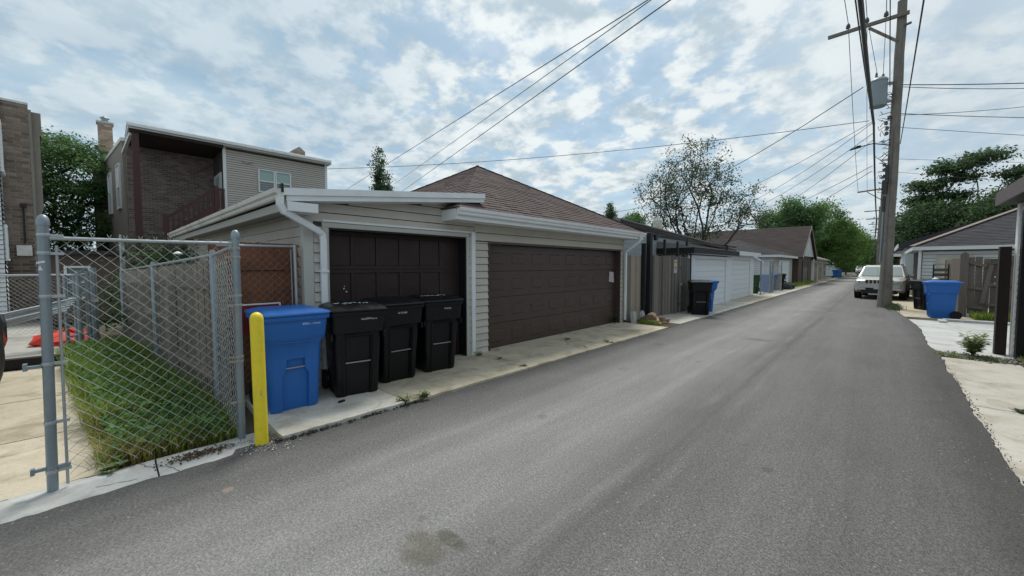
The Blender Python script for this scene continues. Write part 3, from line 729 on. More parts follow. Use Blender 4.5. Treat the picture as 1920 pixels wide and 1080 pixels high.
# body (walls, thin, with the opening left free)
w1 = MB().mm(-5.40, -5.315, 1.76, 1.93, 0, 2.169).mm(-5.40, -5.315, 4.45, 4.52, 0, 2.169)
w1.prism([(1.76, 2.17), (4.52, 2.17), (4.52, 2.74), (1.76, 2.44)], 'x', -5.40, -5.315)
sk1 = lambda x: 1.76 - 0.0227 * (-x - 5.3)
w1.add([(-5.33, sk1(-5.33), 0), (-13.9, sk1(-13.9), 0), (-13.9, sk1(-13.9), 2.42), (-5.33, sk1(-5.33), 2.42)], [(0, 1, 2, 3)])
w1.add([(-5.33, sk1(-5.33) + .1, 0), (-13.9, sk1(-13.9) + .1, 0), (-13.9, sk1(-13.9) + .1, 2.42), (-5.33, sk1(-5.33) + .1, 2.42)], [(0, 1, 2, 3)])
part('wall', w1, 'lap_shade_backing', g1)
lap_boards(g1, 'siding', (-5.305, 1.84), (-5.305, 1.945), 0.03, 2.17, 0.128, (1, 0))
lap_boards(g1, 'siding', (-5.305, 4.445), (-5.305, 4.475), 0.03, 2.17, 0.128, (1, 0))
# boards above the door follow the roof pitch
for i in range(5):
    z = 2.225 + i * 0.128
    y0 = 1.75; y1 = 4.56
    if i >= 2: y0 = 1.75 + (z - 2.42) / 0.11 if z > 2.42 else y0
    if y0 > 4.2: continue
    c = Vector((-5.303, (y0 + y1) / 2, z + .064 + (0.0)))
    piece('siding_board', (y1 - y0, .012, .119), 'siding', g1, c, rot('Z', 90) @ rot('X', -9.5))
# side wall boards under the eave
for i in range(18):
    z = 0.05 + i * 0.1325
    a, b = (-5.34, sk1(-5.34) - .012), (-13.9, sk1(-13.9) - .012)
    d = math.degrees(math.atan2(b[1] - a[1], b[0] - a[0]))
    piece('siding_board', (8.55, .012, .1225), 'siding', g1, Vector(((a[0] + b[0]) / 2, (a[1] + b[1]) / 2, z + .064)), rot('Z', d) @ rot('X', -9.5))
part('corner_trim', MB().mm(-5.40, -5.285, 1.715, 1.835, 0, 2.40), 'trim_g', g1, bevel=.004)
part('door_trim', MB().mm(-5.42, -5.287, 1.945, 2.03, 0, 2.16).mm(-5.42, -5.287, 4.38, 4.445, 0, 2.16).mm(-5.42, -5.284, 1.945, 4.445, 2.16, 2.225), 'trim_g', g1, bevel=.004)
part('door_jamb', MB().mm(-5.52, -5.30, 2.032, 2.05, 0, 2.15).mm(-5.52, -5.30, 4.36, 4.378, 0, 2.15).mm(-5.52, -5.30, 2.051, 4.359, 2.135, 2.158), 'blackpaint', g1)
# panelled wooden door
dr = part('door', MB().mm(-5.56, -5.520, 2.05, 4.36, 0.01, 2.134), 'door_dark', g1)
st = MB(); cols, rws = 6, 4; pw_, ph_ = 2.31 / cols, 2.12 / rws
for i in range(cols + 1):
    wd = .05 if 0 < i < cols else .04; yc = 2.05 + i * pw_ + (.022 if i == 0 else -.022 if i == cols else 0)
    for j in range(rws):
        z0 = .012 + j * ph_; st.mm(-5.519, -5.498, yc - wd / 2 * 1.1, yc + wd / 2 * 1.1, z0 + .052, z0 + ph_ - .052)
for j in range(rws + 1):
    zc_ = .012 + j * ph_
    if j in (0, rws): st.mm(-5.519, -5.496, 2.051, 4.359, max(.011, zc_ - .05), min(zc_ + .05, 2.133))
    else:
        st.mm(-5.519, -5.496, 2.051, 4.359, zc_ - .05, zc_ - .003); st.mm(-5.519, -5.496, 2.051, 4.359, zc_ + .003, zc_ + .05)
part('door_frame', st, 'door_dark', dr)
for i in range(cols):
    for j in range(rws):
        piece('door_panel', (.008, pw_ - .07, ph_ - .118), 'door_dark', dr, Vector((-5.514, 2.05 + (i + .5) * pw_, .012 + (j + .5) * ph_)))
part('scuff_mark', MB().box((-5.493, 2.30, 1.33), (.004, .014, .022)).box((-5.493, 2.335, 1.285), (.004, .018, .02), rot('X', 40)).box((-5.493, 2.31, 1.365), (.004, .008, .012)), 'white_print', dr)
# shed roof, fascia, gutter, downspout
roofq = lambda y: 2.50 + (y - 1.42) * 0.112
e0, e1 = (-5.02, 1.42), (-13.95, 1.21)
part('roof', MB().loft([[(e0[0], e0[1], roofq(1.42)), (e0[0], 4.60, roofq(4.60)), (e0[0], 4.60, roofq(4.60) + .05), (e0[0], e0[1], roofq(1.42) + .05)],
                        [(e1[0], e1[1], roofq(1.42)), (e1[0], 4.60, roofq(4.60)), (e1[0], 4.60, roofq(4.60) + .05), (e1[0], e1[1], roofq(1.42) + .05)]]), 'roof_grey', g1)
def fas(x0, x1, za, zb, y0=1.42, y1=4.56): return MB().prism([(y0, roofq(y0) + za), (y1, roofq(y1) + za), (y1, roofq(y1) + zb), (y0, roofq(y0) + zb)], 'x', x0, x1)
part('fascia', fas(-5.30, -5.02, -.095, -.002, 1.46), 'alu', g1)
part('roof_edge', fas(-5.06, -4.995, -.03, .052), 'alu', g1)
part('eave_box', MB().mm(-5.25, -4.99, 1.46, 1.80, 2.295, 2.405), 'alu', g1, bevel=.004)
part('flashing', MB().mm(-5.06, -4.99, 1.40, 1.425, 2.50, 2.60), 'blackpaint', g1)
def gutter_profile(s=1): return [(0, .0), (0, -.115), (-.05 * s, -.115), (-.062 * s, -.095), (-.062 * s, -.07), (-.088 * s, -.05), (-.095 * s, -.012), (-.095 * s, 0), (-.082 * s, -.004), (-.082 * s, -.012)]
gp = gutter_profile()
a = [(-5.00, 1.43 + p[0], 2.545 + p[1]) for p in gp]; b = [(-13.95, 1.225 + p[0], 2.53 + p[1]) for p in gp]
part('gutter', MB().loft([a, b]), 'alu_dirty', g1)
a = [(-5.03, y, z) for y, z in ((1.432, 2.40), (1.75, 2.37), (1.75, 2.34), (1.432, 2.30))]; b = [(-13.9, y - .205, z) for y, z in ((1.432, 2.40), (1.75, 2.37), (1.75, 2.34), (1.432, 2.30))]
part('soffit', MB().loft([a, b]), 'soffit', g1)
def spout(name, pts, parent, wd=.075, matn='alu'):
    mb = MB()
    ring = []
    P_ = [Vector(p) for p in pts]
    for i, p in enumerate(P_):
        d = (P_[min(i + 1, len(P_) - 1)] - P_[max(i - 1, 0)]).normalized()
        sx = d.cross(Vector((1, 0, 0))).normalized(); sy = sx.cross(d)
        ring.append([p + sx * a * wd / 2 + sy * b * wd * .38 for a, b in ((-1, -.8), (-.8, -1), (.8, -1), (1, -.8), (1, .8), (.8, 1), (-.8, 1), (-1, .8))])
    return part(name, mb.loft(ring), matn, parent)
ds = spout('downspout', [(-5.02, 1.39, 2.44), (-5.02, 1.39, 2.36), (-5.03, 1.43, 2.29), (-5.20, 1.86, 2.10), (-5.235, 1.925, 2.06), (-5.24, 1.94, 1.98), (-5.24, 1.94, 0.30), (-5.20, 1.93, .24), (-5.10, 1.93, .19)], g1)
for z in (1.57, .55): part('downspout_strap', MB().mm(-5.30, -5.195, 1.89, 1.99, z, z + .03), 'alu', g1)

# --- double garage with hip roof
g2 = thing('garage', 'taupe double garage with brown hip roof and wide brown sectional door', 'garage', (-5.3, 7.2, 0))
part('wall', MB().mm(-5.42, -5.315, 4.53, 4.93, 0, 2.089).mm(-5.42, -5.315, 9.95, 10.14, 0, 2.089).mm(-5.42, -5.315, 4.53, 10.14, 2.09, 2.42).mm(-11.6, -5.43, 10.05, 10.14, 0, 2.42).mm(-11.6, -5.43, 4.53, 4.6, 0, 2.42), 'lap_shade_backing', g2)
lap_boards(g2, 'siding', (-5.305, 4.565), (-5.305, 4.90), 0.02, 2.10, 0.128, (1, 0))
lap_boards(g2, 'siding', (-5.305, 9.985), (-5.305, 10.12), 0.02, 2.10, 0.128, (1, 0))
lap_boards(g2, 'siding', (-5.303, 4.565), (-5.303, 10.12), 2.11, 2.41, 0.15, (1, 0))
part('corner_post', MB().mm(-5.36, -5.255, 4.475, 4.56, 0, 2.26), 'alu', g2, bevel=.004)
part('head_trim', MB().mm(-5.33, -5.275, 1.95, 4.474, 2.232, 2.262), 'alu', g2)
part('corner_trim', MB().mm(-5.40, -5.285, 10.12, 10.17, 0, 2.40), 'trim_g', g2, bevel=.003)
part('door_trim', MB().mm(-5.46, -5.29, 4.905, 4.945, 0, 2.10).mm(-5.46, -5.29, 9.945, 9.985, 0, 2.10).mm(-5.46, -5.288, 4.905, 9.985, 2.07, 2.115), 'door_brown', g2, bevel=.003)
dm = MB()
for j in range(4):
    za, zb, zc_ = .012 + j * .514, .012 + (j + 1) * .514 - .008, .012 + (j + .5) * .514 - .01
    dm.mm(-5.52, -5.486, 4.946, 9.944, za, zb); dm.mm(-5.4855, -5.455, 4.946, 9.944, za, zc_ - .166); dm.mm(-5.4855, -5.455, 4.946, 9.944, zc_ + .166, zb)
    for i in range(9):
        ya = 4.946 if i == 0 else 4.95 + (i - .5) * .6243 + .236; yb = 9.944 if i == 8 else 4.95 + (i + .5) * .6243 - .236
        dm.mm(-5.4855, -5.455, ya, yb, zc_ - .1655, zc_ + .1655)
d2 = part('door', dm, 'door_brown', g2)
pn = MB(); oy, oz, iy, iz = .235, .165, .175, .105
def ringp(y, z, x): return [(x, -y, -z), (x, y, -z), (x, y, z), (x, -y, z)]
pn.loft([ringp(oy, oz, 0), ringp(oy - .004, oz - .004, -.030), ringp(iy + .034, iz + .034, -.030), ringp(iy - .006, iz - .006, .014)])
pm = pn.mesh('door_panel')
pm.materials.append(M['door_brown'])
for j in range(4):
    for i in range(8):
        o = bpy.data.objects.new('door_panel', pm); col.objects.link(o); o.parent = d2
        o.matrix_basis = wm(d2).inverted() @ Matrix.Translation((-5.4545, 4.95 + (i + .5) * .6243, .012 + (j + .5) * .514 - .01)) @ (rot('X', rng.uniform(-.6, .6)) if (i, j) == (2, 1) else Matrix.Identity(4))
part('crease', MB().bar((-5.442, 6.28, .81), (-5.442, 6.52, .755), .012, .01).bar((-5.442, 6.52, .755), (-5.442, 6.72, .80), .012, .01), 'door_brown', d2)
part('threshold', MB().mm(-5.52, -5.44, 4.946, 9.944, -.02, .052), 'rubber', g2)
part('soffit', MB().mm(-5.31, -4.93, 3.88, 10.55, 2.41, 2.43), 'alu', g2)
part('fascia', MB().mm(-4.93, -4.90, 3.88, 10.55, 2.40, 2.575).mm(-5.3, -4.93, 3.86, 3.89, 2.40, 2.575).mm(-11.5, -4.93, 10.52, 10.55, 2.41, 2.575), 'alu', g2)
a = [(-4.90 - p[0], 3.86, 2.585 + p[1]) for p in gp]; b = [(-4.90 - p[0], 10.56, 2.585 + p[1]) for p in gp]
part('gutter', MB().loft([a, b]), 'alu', g2)
spout('downspout', [(-4.86, 10.28, 2.47), (-4.86, 10.28, 2.38), (-4.90, 10.27, 2.32), (-5.17, 10.16, 2.10), (-5.22, 10.14, 2.04), (-5.22, 10.14, .12)], g2, .07)
part('paper_notice', MB().add([(-5.43, 9.58, 1.22), (-5.425, 9.86, 1.19), (-5.43, 9.84, 1.48), (-5.44, 9.62, 1.50)], [(0, 1, 2, 3)]).add([(-5.445, 9.60, 1.21), (-5.445, 9.85, 1.18), (-5.445, 9.83, 1.47), (-5.45, 9.63, 1.49)], [(3, 2, 1, 0)]), 'paper', d2)
# hip roof: boards plus shingle courses
EV = [(-4.84, 3.84, 2.585), (-4.84, 10.56, 2.585), (-11.56, 10.56, 2.585), (-11.56, 3.84, 2.585)]; AP = (-8.2, 7.2, 4.42)
part('roof', MB().add([*EV, AP], [(0, 1, 4), (1, 2, 4), (2, 3, 4), (3, 0, 4), (3, 2, 1, 0)]), 'shingle', g2)
def shingles(parent, material, corners, course=.14, tab=.30, seed=1, kind='stuff', t=.012):
    """stepped shingle tabs over a roof face; corners = eave a, eave b, top b, top a (top may coincide)"""
    a, b, c, d = [Vector(p) for p in corners]; r = random.Random(seed); mb = MB()
    nrm = (b - a).cross(d - a).normalized()
    if nrm.z < 0: nrm = -nrm
    H = ((c + d) / 2 - (a + b) / 2).length; k = int(H / course)
    for i in range(k + 1):
        t0, t1 = i * course / H, min(1.0, (i + 1.12) * course / H)
        if t0 >= .995: break
        l0, r0, l1, r1 = a.lerp(d, t0), b.lerp(c, t0), a.lerp(d, t1), b.lerp(c, t1)
        L = (r0 - l0).length; m_ = max(1, int(L / tab)); off = (i % 2) * .5
        cuts = [0] + [min(1, max(0, (q + off + r.uniform(-.08, .08)) / m_)) for q in range(0 if off else 1, m_)] + [1]
        for s0, s1 in zip(cuts, cuts[1:]):
            if s1 - s0 < 1e-3: continue
            gp_ = .004 / max(L, .1); u = t * r.uniform(.8, 1.5)
            p = [l0.lerp(r0, s0 + gp_) + nrm * u, l0.lerp(r0, s1 - gp_) + nrm * u, l1.lerp(r1, s1 - gp_) + nrm * .002, l1.lerp(r1, s0 + gp_) + nrm * .002]
            q = [l0.lerp(r0, s0 + gp_), l0.lerp(r0, s1 - gp_)]
            mb.add(p + q, [(0, 1, 2, 3), (4, 5, 1, 0)])
    me = mb.mesh('shingles', wm(parent).inverted(), fix=False); o = link('shingles', me, material, parent); o['kind'] = kind; return o
shingles(g2, 'shingle', (EV[0], EV[1], AP, AP), .142, .31, 2)
shingles(g2, 'shingle', (EV[3], EV[0], AP, AP), .142, .31, 3)
shingles(g2, 'shingle', (EV[1], EV[2], AP, AP), .142, .31, 4)
hc = MB()
for c_ in (EV[1], EV[3]):
    for i in range(20): 
        p, q = Vector(c_).lerp(Vector(AP), i / 20), Vector(c_).lerp(Vector(AP), (i + 1.15) / 20); hc.bar(p + Vector((0, 0, .016)), q + Vector((0, 0, .008)), .12, .010)
part('hip_cap', hc, 'shingle', g2, kind='stuff')

# ------------------------------------------------------------------ chain link gate, fences and posts
def mesh_wire(mb, o, u, width, z0, z1, p=0.088, r=.0026, barbs=True, jit=.003, seed=0):
    """chain link: interlocked zigzag wires from o along unit xy direction u"""
    p = p / 2; rr = random.Random(seed); k = int(width / p); nz = int((z1 - z0) / (p)) ; nrm = (-u[1], u[0])
    for i in range(k + 1):
        pts = []
        for j in range(nz + 1):
            s = max(0, min(width, (i + .5) * p + (p * .5 if (i + j) % 2 else -p * .5))); off = .003 * (1 if j % 2 else -1) + rr.uniform(-jit, jit)
            pts.append((o[0] + u[0] * s + nrm[0] * off, o[1] + u[1] * s + nrm[1] * off, z0 + j * p + rr.uniform(-jit, jit)))
        mb.tube(pts, r, 4, caps=False)
        if barbs and i % 2:
            for sg in (-1, 1):
                q = pts[-1]; mb.tube([q, (q[0] + u[0] * sg * .012, q[1] + u[1] * sg * .012, q[2] + .032)], r, 4, caps=False)
                q = pts[0]; mb.tube([q, (q[0] + u[0] * sg * .010, q[1] + u[1] * sg * .010, q[2] - .020)], r, 4, caps=False)
    return mb
def round_post(name, x, y, h, r, label=None, tilt=(0, 0), parent=None, strapz=(), matn='galv'):
    o = thing(name, label, 'fence post', (x, y, 0)) if parent is None else parent
    if parent is None: o.rotation_euler = (tilt[0], tilt[1], 0)
    prof = [(r, 0), (r, h - .06), (r * 1.12, h - .058), (r * 1.12, h - .03), (r * 1.02, h - .012), (r * .72, h + .010), (r * .25, h + .020)]
    return o, prof
# the gate panel with its two posts
gt = thing('chain_link_gate', 'chain link gate panel with round galvanised posts in front of the grass', 'gate', (-4.34, 0.25, 0))
for (x, y, h, r, tl) in ((-4.33, -.335, 2.0, .029, -.012), (-4.37, .83, 1.97, .0315, .0)):
    pb = MB().lathe((0, 0, 0), [(r, -.05), (r, h - .06), (r * 1.14, h - .058), (r * 1.14, h - .032), (r * 1.04, h - .012), (r * .74, h + .008), (r * .28, h + .018)], 20)
    T = Matrix.Translation((x, y, 0)) @ Matrix.Rotation(tl, 4, 'X')
    pb.v = [tuple(T @ Vector(p)) for p in pb.v]
    po = part('post', pb, 'galv', gt, smooth=True)
    for z in ((1.86, 1.73, 1.42, .93, .5, .14) if y < 0 else (1.80, 1.72, 1.36, 1.27, .78, .74, .35)):
        sb = MB().lathe((0, 0, z), [(r * 1.10, 0), (r * 1.14, .004), (r * 1.14, .020), (r * 1.10, .024)], 20)
        if y < 0: sb.mm(-.012, .012, r * .9, r + .065, z + .002, z + .022)
        else: sb.mm(-.012, .012, -r - .05, -r * .9, z + .002, z + .022)
        sb.v = [tuple(T @ Vector(p)) for p in sb.v]
        part('strap', sb, 'galv_pipe' if y < 0 else 'rust_strap', po, smooth=True)
    if y < 0:
        lb = MB().mm(-.02, .02, -.10, -.03, .92, .94).mm(-.022, .022, -.115, -.095, .91, .96)
        lb.v = [tuple(T @ Vector(p)) for p in lb.v]; part('latch', lb, 'galv', po)
        lb = MB().mm(-.014, .014, -.085, .09, .17, .19).mm(-.02, .02, -.10, -.08, .155, .20); lb.v = [tuple(T @ Vector(p)) for p in lb.v]; part('latch', lb, 'galv', po)
        pr_ = MB().add([(.0, -.03, 1.62), (.0, -.005, 1.62), (.0, -.018, 1.655)], [(0, 1, 2)]).add([(.0, -.035, 1.665), (.0, .005, 1.675), (.0, .005, 1.69), (.0, -.035, 1.68)], [(0, 1, 2, 3)])
        pr_.v = [tuple(T @ Matrix.Translation((.030, 0, 0)) @ Vector(p)) for p in pr_.v]; part('sticker_scrap', pr_, 'white_print', po)
part('top_rail', MB().tube([(-4.33, -.33, 1.852), (-4.345, .25, 1.853), (-4.37, .81, 1.862)], .014, 12), 'galv_pipe', gt, smooth=True)
part('tension_bar', MB().tube([(-4.335, -.255, 1.80), (-4.333, -.262, .03)], .0085, 8), 'galv_pipe', gt, smooth=True)
u_ = Vector((-.03, 1.02, 0)).normalized()
wi = mesh_wire(MB(), (-4.333, -.25), (u_.x, u_.y), 1.06, .10, 1.86, .088, .0024, True, .0025, 4)
part('wire_mesh', wi, 'wire', gt, kind='stuff')
# return panel from the corner post, then the run along the wooden fence
fc = thing('chain_link_fence', 'chain link fence running back along the weathered wooden fence', 'fence', (-4.37, .83, 0))
fdir = Vector((-1, -.0, 0)); 
def fy(x): return .80 - .09 * (-x - 5.33) if x < -5.33 else .80
runs = [((-4.40, .83), (-5.33, .80), 1.84, 1.77), ((-5.33, .80), (-12.0, fy(-12.0)), 1.77, 1.55)]
for i, (p, q, za, zb) in enumerate(runs):
    d = Vector((q[0] - p[0], q[1] - p[1], 0)); L = d.length; d.normalize()
    part('rail', MB().tube([(p[0], p[1], za), (q[0], q[1], zb)], .0175, 10), 'galv_pipe', fc, smooth=True)
    wm_ = mesh_wire(MB(), p, (d.x, d.y), L, .06, za - .0, .088, .0024 if i == 0 else .0017, True, .0025, 20 + i)
    sl_ = (zb - za) / L
    wm_.v = [(v[0], v[1], v[2] + sl_ * ((v[0] - p[0]) * d.x + (v[1] - p[1]) * d.y) * (v[2] / za)) for v in wm_.v]
    part('wire_mesh', wm_, 'wire' if i == 0 else 'wire_dull', fc, kind='stuff')
for x in (-5.33, -8.6, -12.0):
    pb = MB().lathe((x, fy(x) , 0), [(.033, -.05), (.033, 1.80 - (-x - 5.33) * .033), (.02, 1.83 - (-x - 5.33) * .033)], 14)
    part('post', pb, 'galv', fc, smooth=True)
# wooden fence behind it, seen from its rail side
wf = thing('wooden_fence', 'weathered grey board fence behind the chain link beside the grass', 'fence', (-5.4, .95, 0))
dv = Vector((-1, -.09, 0)).normalized(); ang = math.degrees(math.atan2(dv.y, dv.x)); L0 = 0
x = 0
while x < 7.2:
    wdt = .135; c = Vector((-5.36, .90, 0)) + dv * (x + wdt / 2)
    hgt = 1.70 - x * .026 + rng.uniform(-.012, .012)
    piece('plank', (wdt, .018, round(hgt, 2)), 'fence_wood', wf, Vector((c.x, c.y + .02 + rng.uniform(-.008, .008), hgt / 2 + .02)), rot('Z', ang) @ rot('Y', rng.uniform(-.6, .6)))
    x += wdt + rng.uniform(.006, .016)
for z, dz in ((1.42, -.03), (.86, -.02), (.30, 0)):
    for k in range(3):
        a_ = Vector((-5.36, .90, 0)) + dv * (k * 2.4 + .01); b_ = Vector((-5.36, .90, 0)) + dv * (k * 2.4 + 2.38)
        part('rail', MB().bar((a_.x, a_.y - .012, z + dz * k), (b_.x, b_.y - .012, z + dz * (k + 1)), .04, .085), 'fence_wood', wf)
for k in range(4):
    c = Vector((-5.36, .90, 0)) + dv * (k * 2.4)
    part('post', MB().mm(c.x - .045, c.x + .045, c.y - .085, c.y + .003, 0, 1.68 - k * .06), 'fence_wood', wf, bevel=.005)

# gangway: red brown wooden gate with a chain link panel and a framed red panel in front
wg = thing('wooden_gate', 'red brown plank gate between the grey fence and the garage corner', 'gate', (-5.62, 1.3, 0))
x = .80
while x < 1.66:
    hgt = 1.90; piece('plank', (.018, .128, hgt), 'fence_red', wg, Vector((-5.62, x + .064, hgt / 2 + .04))); x += .133
part('rail', MB().mm(-5.605, -5.575, .80, 1.62, 1.60, 1.71), 'fence_red', wg, bevel=.003)
part('rail', MB().mm(-5.605, -5.575, .80, 1.62, .42, .53), 'fence_red', wg, bevel=.003)
part('post', MB().mm(-5.66, -5.57, 1.655, 1.745, 0, 1.93), 'fence_red', wg, bevel=.005)
cg = thing('short_fence', 'short chain link panel with loose wire curls above it beside the garage corner', 'fence', (-5.40, 1.3, 0))
part('rail', MB().tube([(-5.38, .84, 1.885), (-5.38, 1.66, 1.90)], .017, 10), 'galv_pipe', cg, smooth=True)
part('post', MB().tube([(-5.38, 1.665, 0), (-5.38, 1.64, 1.92)], .022, 12), 'galv_pipe', cg, smooth=True)
part('tension_bar', MB().tube([(-5.38, 1.61, .1), (-5.38, 1.595, 1.86)], .008, 8), 'galv', cg, smooth=True)
part('wire_mesh', mesh_wire(MB(), (-5.38, .84), (0, 1), .76, .10, 1.89, .088, .0019, False, .0025, 31), 'wire_dull', cg, kind='stuff')
cu = MB()
def arc(cy, cz, ry, rz, a0, a1, k=12): return [(-5.38 + .004 * math.sin(i), cy + ry * math.cos(R(a0 + (a1 - a0) * i / k)), cz + rz * math.sin(R(a0 + (a1 - a0) * i / k))) for i in range(k + 1)]
cu.tube(arc(1.00, 1.90, .07, .035, 185, 0), .003, 5); cu.tube(arc(1.17, 1.955, .05, .045, 235, -55), .0035, 5); cu.tube(arc(1.33, 1.90, .07, .05, 180, 20), .003, 5)
cu.tube([(-5.38, 1.49, 1.90), (-5.375, 1.50, 1.93), (-5.37, 1.52, 1.945), (-5.38, 1.505, 1.99)], .003, 5)
part('loose_wire', cu, 'wire', cg)
rs = thing('framed_sign', 'dark red panel in a thin white frame hung low on the chain link', 'sign', (-5.34, 1.2, 1.0))
part('panel', MB().mm(-5.352, -5.346, 1.05, 1.44, .86, 1.19), 'redsign', rs)
part('frame', MB().mm(-5.356, -5.340, 1.035, 1.455, 1.19, 1.206).mm(-5.356, -5.340, 1.035, 1.05, .86, 1.19).mm(-5.356, -5.340, 1.44, 1.455, .86, 1.19), 'alu_dirty', rs)

# yellow bollard
bo = thing('bollard', 'bright yellow domed bollard at the corner beside the blue cart', 'bollard', (-4.075, .925, 0)); bo.rotation_euler = (R(.6), 0, 0)
part('sleeve', MB().lathe((0, 0, 0), [(.054, -.05), (.054, 1.165), (.052, 1.185), (.045, 1.207), (.032, 1.222), (.016, 1.231), (.004, 1.234)], 28), 'yellow', bo, local=True, smooth=True)
part('scrape', MB().add([(.0543, -.012, .47), (.0538, .010, .475), (.0543, .006, .52), (.0543, -.006, .535)], [(0, 1, 2, 3)]), 'signyel', bo, local=True)

# ------------------------------------------------------------------ wheeled carts
def rrect(x0, x1, hw, r, z, notch=None, k=4):
    """ring of a rounded rectangle; front (+x) edge carries a notch (half width n, depth d)"""
    pts = []
    def cr(cx, cy, a0): 
        for i in range(k + 1):
            t = R(a0 + 90 * i / k); pts.append((cx + r * math.cos(t), cy + r * math.sin(t), z))
    cr(x0 + r, -hw + r, 180); cr(x1 - r, -hw + r, 270)
    n_, d = notch or (.1, 0)
    n0 = min(n_, hw - r - .01)
    pts += [(x1, -n0 - .012, z), (x1 - d, -n0, z), (x1 - d, n0, z), (x1, n0 + .012, z)]
    cr(x1 - r, hw - r, 0); cr(x0 + r, hw - r, 90); return pts
TEXTS = []
def cart(label, matn, loc, rz, style='step', group='wheeled refuse carts', text=None, tz=.955, marks=None, H=1.06, name='wheeled_bin'):
    o = thing(name, label, 'bin', loc, rz, group); mb = MB()
    if style == 'step':   # blue kind: shoulder that steps in, notch low on the front
        S = [(0, -.26, .24, .235, .05, .12, .035), (.03, -.275, .255, .245, .055, .12, .04), (.40, -.29, .275, .256, .055, .12, .04), (.46, -.295, .28, .258, .055, .085, .04), (.56, -.30, .286, .262, .055, .08, .04), (.575, -.30, .287, .262, .055, .08, .002),
             (.72, -.315, .298, .27, .055, .1, .0015), (.80, -.335, .355, .295, .06, .1, .0015), (.83, -.34, .37, .302, .06, .1, .0015), (H - .04, -.36, .395, .315, .06, .1, .0015)]
    else:                 # black kind: straight taper with a ladder recess
        S = [(0, -.25, .235, .24, .05, .13, .02), (.03, -.265, .25, .25, .05, .13, .025), (.36, -.285, .275, .262, .05, .135, .03), (.62, -.30, .295, .272, .05, .14, .03), (.74, -.31, .304, .276, .05, .14, .03), (.755, -.31, .305, .277, .05, .14, .002),
             (.79, -.315, .308, .279, .05, .14, .002), (.80, -.325, .345, .30, .05, .14, .002), (.83, -.33, .35, .303, .05, .14, .002), (H - .04, -.35, .375, .312, .05, .14, .002)]
    mb.loft([rrect(x0, x1, hw, r, z, (n_, d)) for z, x0, x1, hw, r, n_, d in S])
    body = part('body', mb, matn, o, local=True, smooth=True)
    zt = H - .04; x0, x1, hw = S[-1][1], S[-1][2], S[-1][3]
    part('rim', MB().loft([rrect(x0 - .012, x1 + .018, hw + .016, .06, zt - .01), rrect(x0 - .016, x1 + .024, hw + .02, .06, zt + .005), rrect(x0 - .016, x1 + .024, hw + .02, .06, zt + .032), rrect(x0 - .012, x1 + .018, hw + .016, .06, zt + .038)]), matn, o, local=True, smooth=True)
    z = zt + .040
    L_ = [rrect(x0 - .03, x1 + .034, hw + .024, .07, z), rrect(x0 - .034, x1 + .040, hw + .03, .07, z + .014), rrect(x0 - .03, x1 + .032, hw + .024, .07, z + .028), rrect(x0 + .02, x1 - .05, hw - .03, .06, z + .046), rrect(x0 + .05, x1 - .10, hw - .07, .06, z + .056)]
    if style != 'step': L_[3] = rrect(x0 + .02, x1 - .09, hw - .015, .06, z + .058); L_[4] = rrect(x0 + .05, x1 - .17, hw - .06, .06, z + .074)
    lid = part('lid', MB().loft(L_), matn, o, local=True, smooth=True)
    part('lid_handle', MB().tube([(x0 - .035, -hw * .8, z + .004), (x0 - .075, -hw * .75, z + .02), (x0 - .075, hw * .75, z + .02), (x0 - .035, hw * .8, z + .004)], .014, 8), matn, lid, local=True, smooth=True)
    part('hinge', MB().tube([(x0 - .02, -hw * .9, z - .012), (x0 - .02, hw * .9, z - .012)], .017, 8), matn, o, local=True, smooth=True)
    for sgn in (-1, 1):
        wl = MB().tube([(-.285, sgn * .262, .128), (-.285, sgn * .31, .128)], .128, 20)
        part('wheel', wl, 'rubber', o, local=True, smooth=True)
    part('axle', MB().tube([(-.285, -.262, .128), (-.285, .262, .128)], .012, 8), 'bar', o, local=True)
    if style == 'step':
        part('lift_bar', MB().tube([(.262, -.1, .475), (.262, .1, .475)], .009, 8), 'bar', o, local=True, smooth=True)
        rec = MB().mm(.343, .3605, -.12, .13, .762, .80)
        part('shoulder_lip', MB().bar((.332, -.16, .772), (.332, .17, .772), .03, .012), matn, o, local=True)
    else:
        part('lift_bar', MB().tube([(.278, -.145, .43), (.278, .145, .43)], .0085, 8), 'bar', o, local=True, smooth=True)
        part('shoulder_lip', MB().bar((.318, -.15, .768), (.318, .15, .768), .026, .012), matn, o, local=True)
        for sgn in (-1, 1): part('rib', MB().bar((.262, sgn * .165, .04), (.309, sgn * .175, .755), .016, .016), matn, o, local=True)
        for sgn in (-1, 1): part('side_tab', MB().mm(.27, .345, sgn * .303 - .012, sgn * .303 + .012, .72, .80), matn, o, local=True, bevel=.008)
    if text:
        for t_, yy, szz in text:
            c = bpy.data.curves.new('serial_number', 'FONT'); c.body = t_; c.size = szz; c.extrude = .0006; c.align_x = 'LEFT'; c.space_character = 1.05
            c.materials.append(M['white_print']); to = bpy.data.objects.new('serial_number', c); col.objects.link(to); to.parent = o; TEXTS.append(to)
            zf = tz; k = (zf - .83) / (H - .87); xf = S[-2][2] + (S[-1][2] - S[-2][2]) * k
            to.matrix_basis = Matrix.Translation((xf + .0025, yy, zf)) @ rot('Z', 90) @ rot('X', 90 - 5) ; to.scale = (.64, 1.3, 1)
    if marks:
        r = random.Random(marks); mk = MB(); zl = z + (.058 if style != 'step' else .05)
        for i in range(9):
            cx, cy = r.uniform(-.02, .10) , -.2 + .045 * i + r.uniform(-.01, .01)
            mk.box((cx, cy, zl + .0175), (r.uniform(.05, .10), r.uniform(.014, .024), .002), rot('Z', r.uniform(-50, 50)))
        part('painted_mark', mk, 'white_print', lid, local=True)
    return o
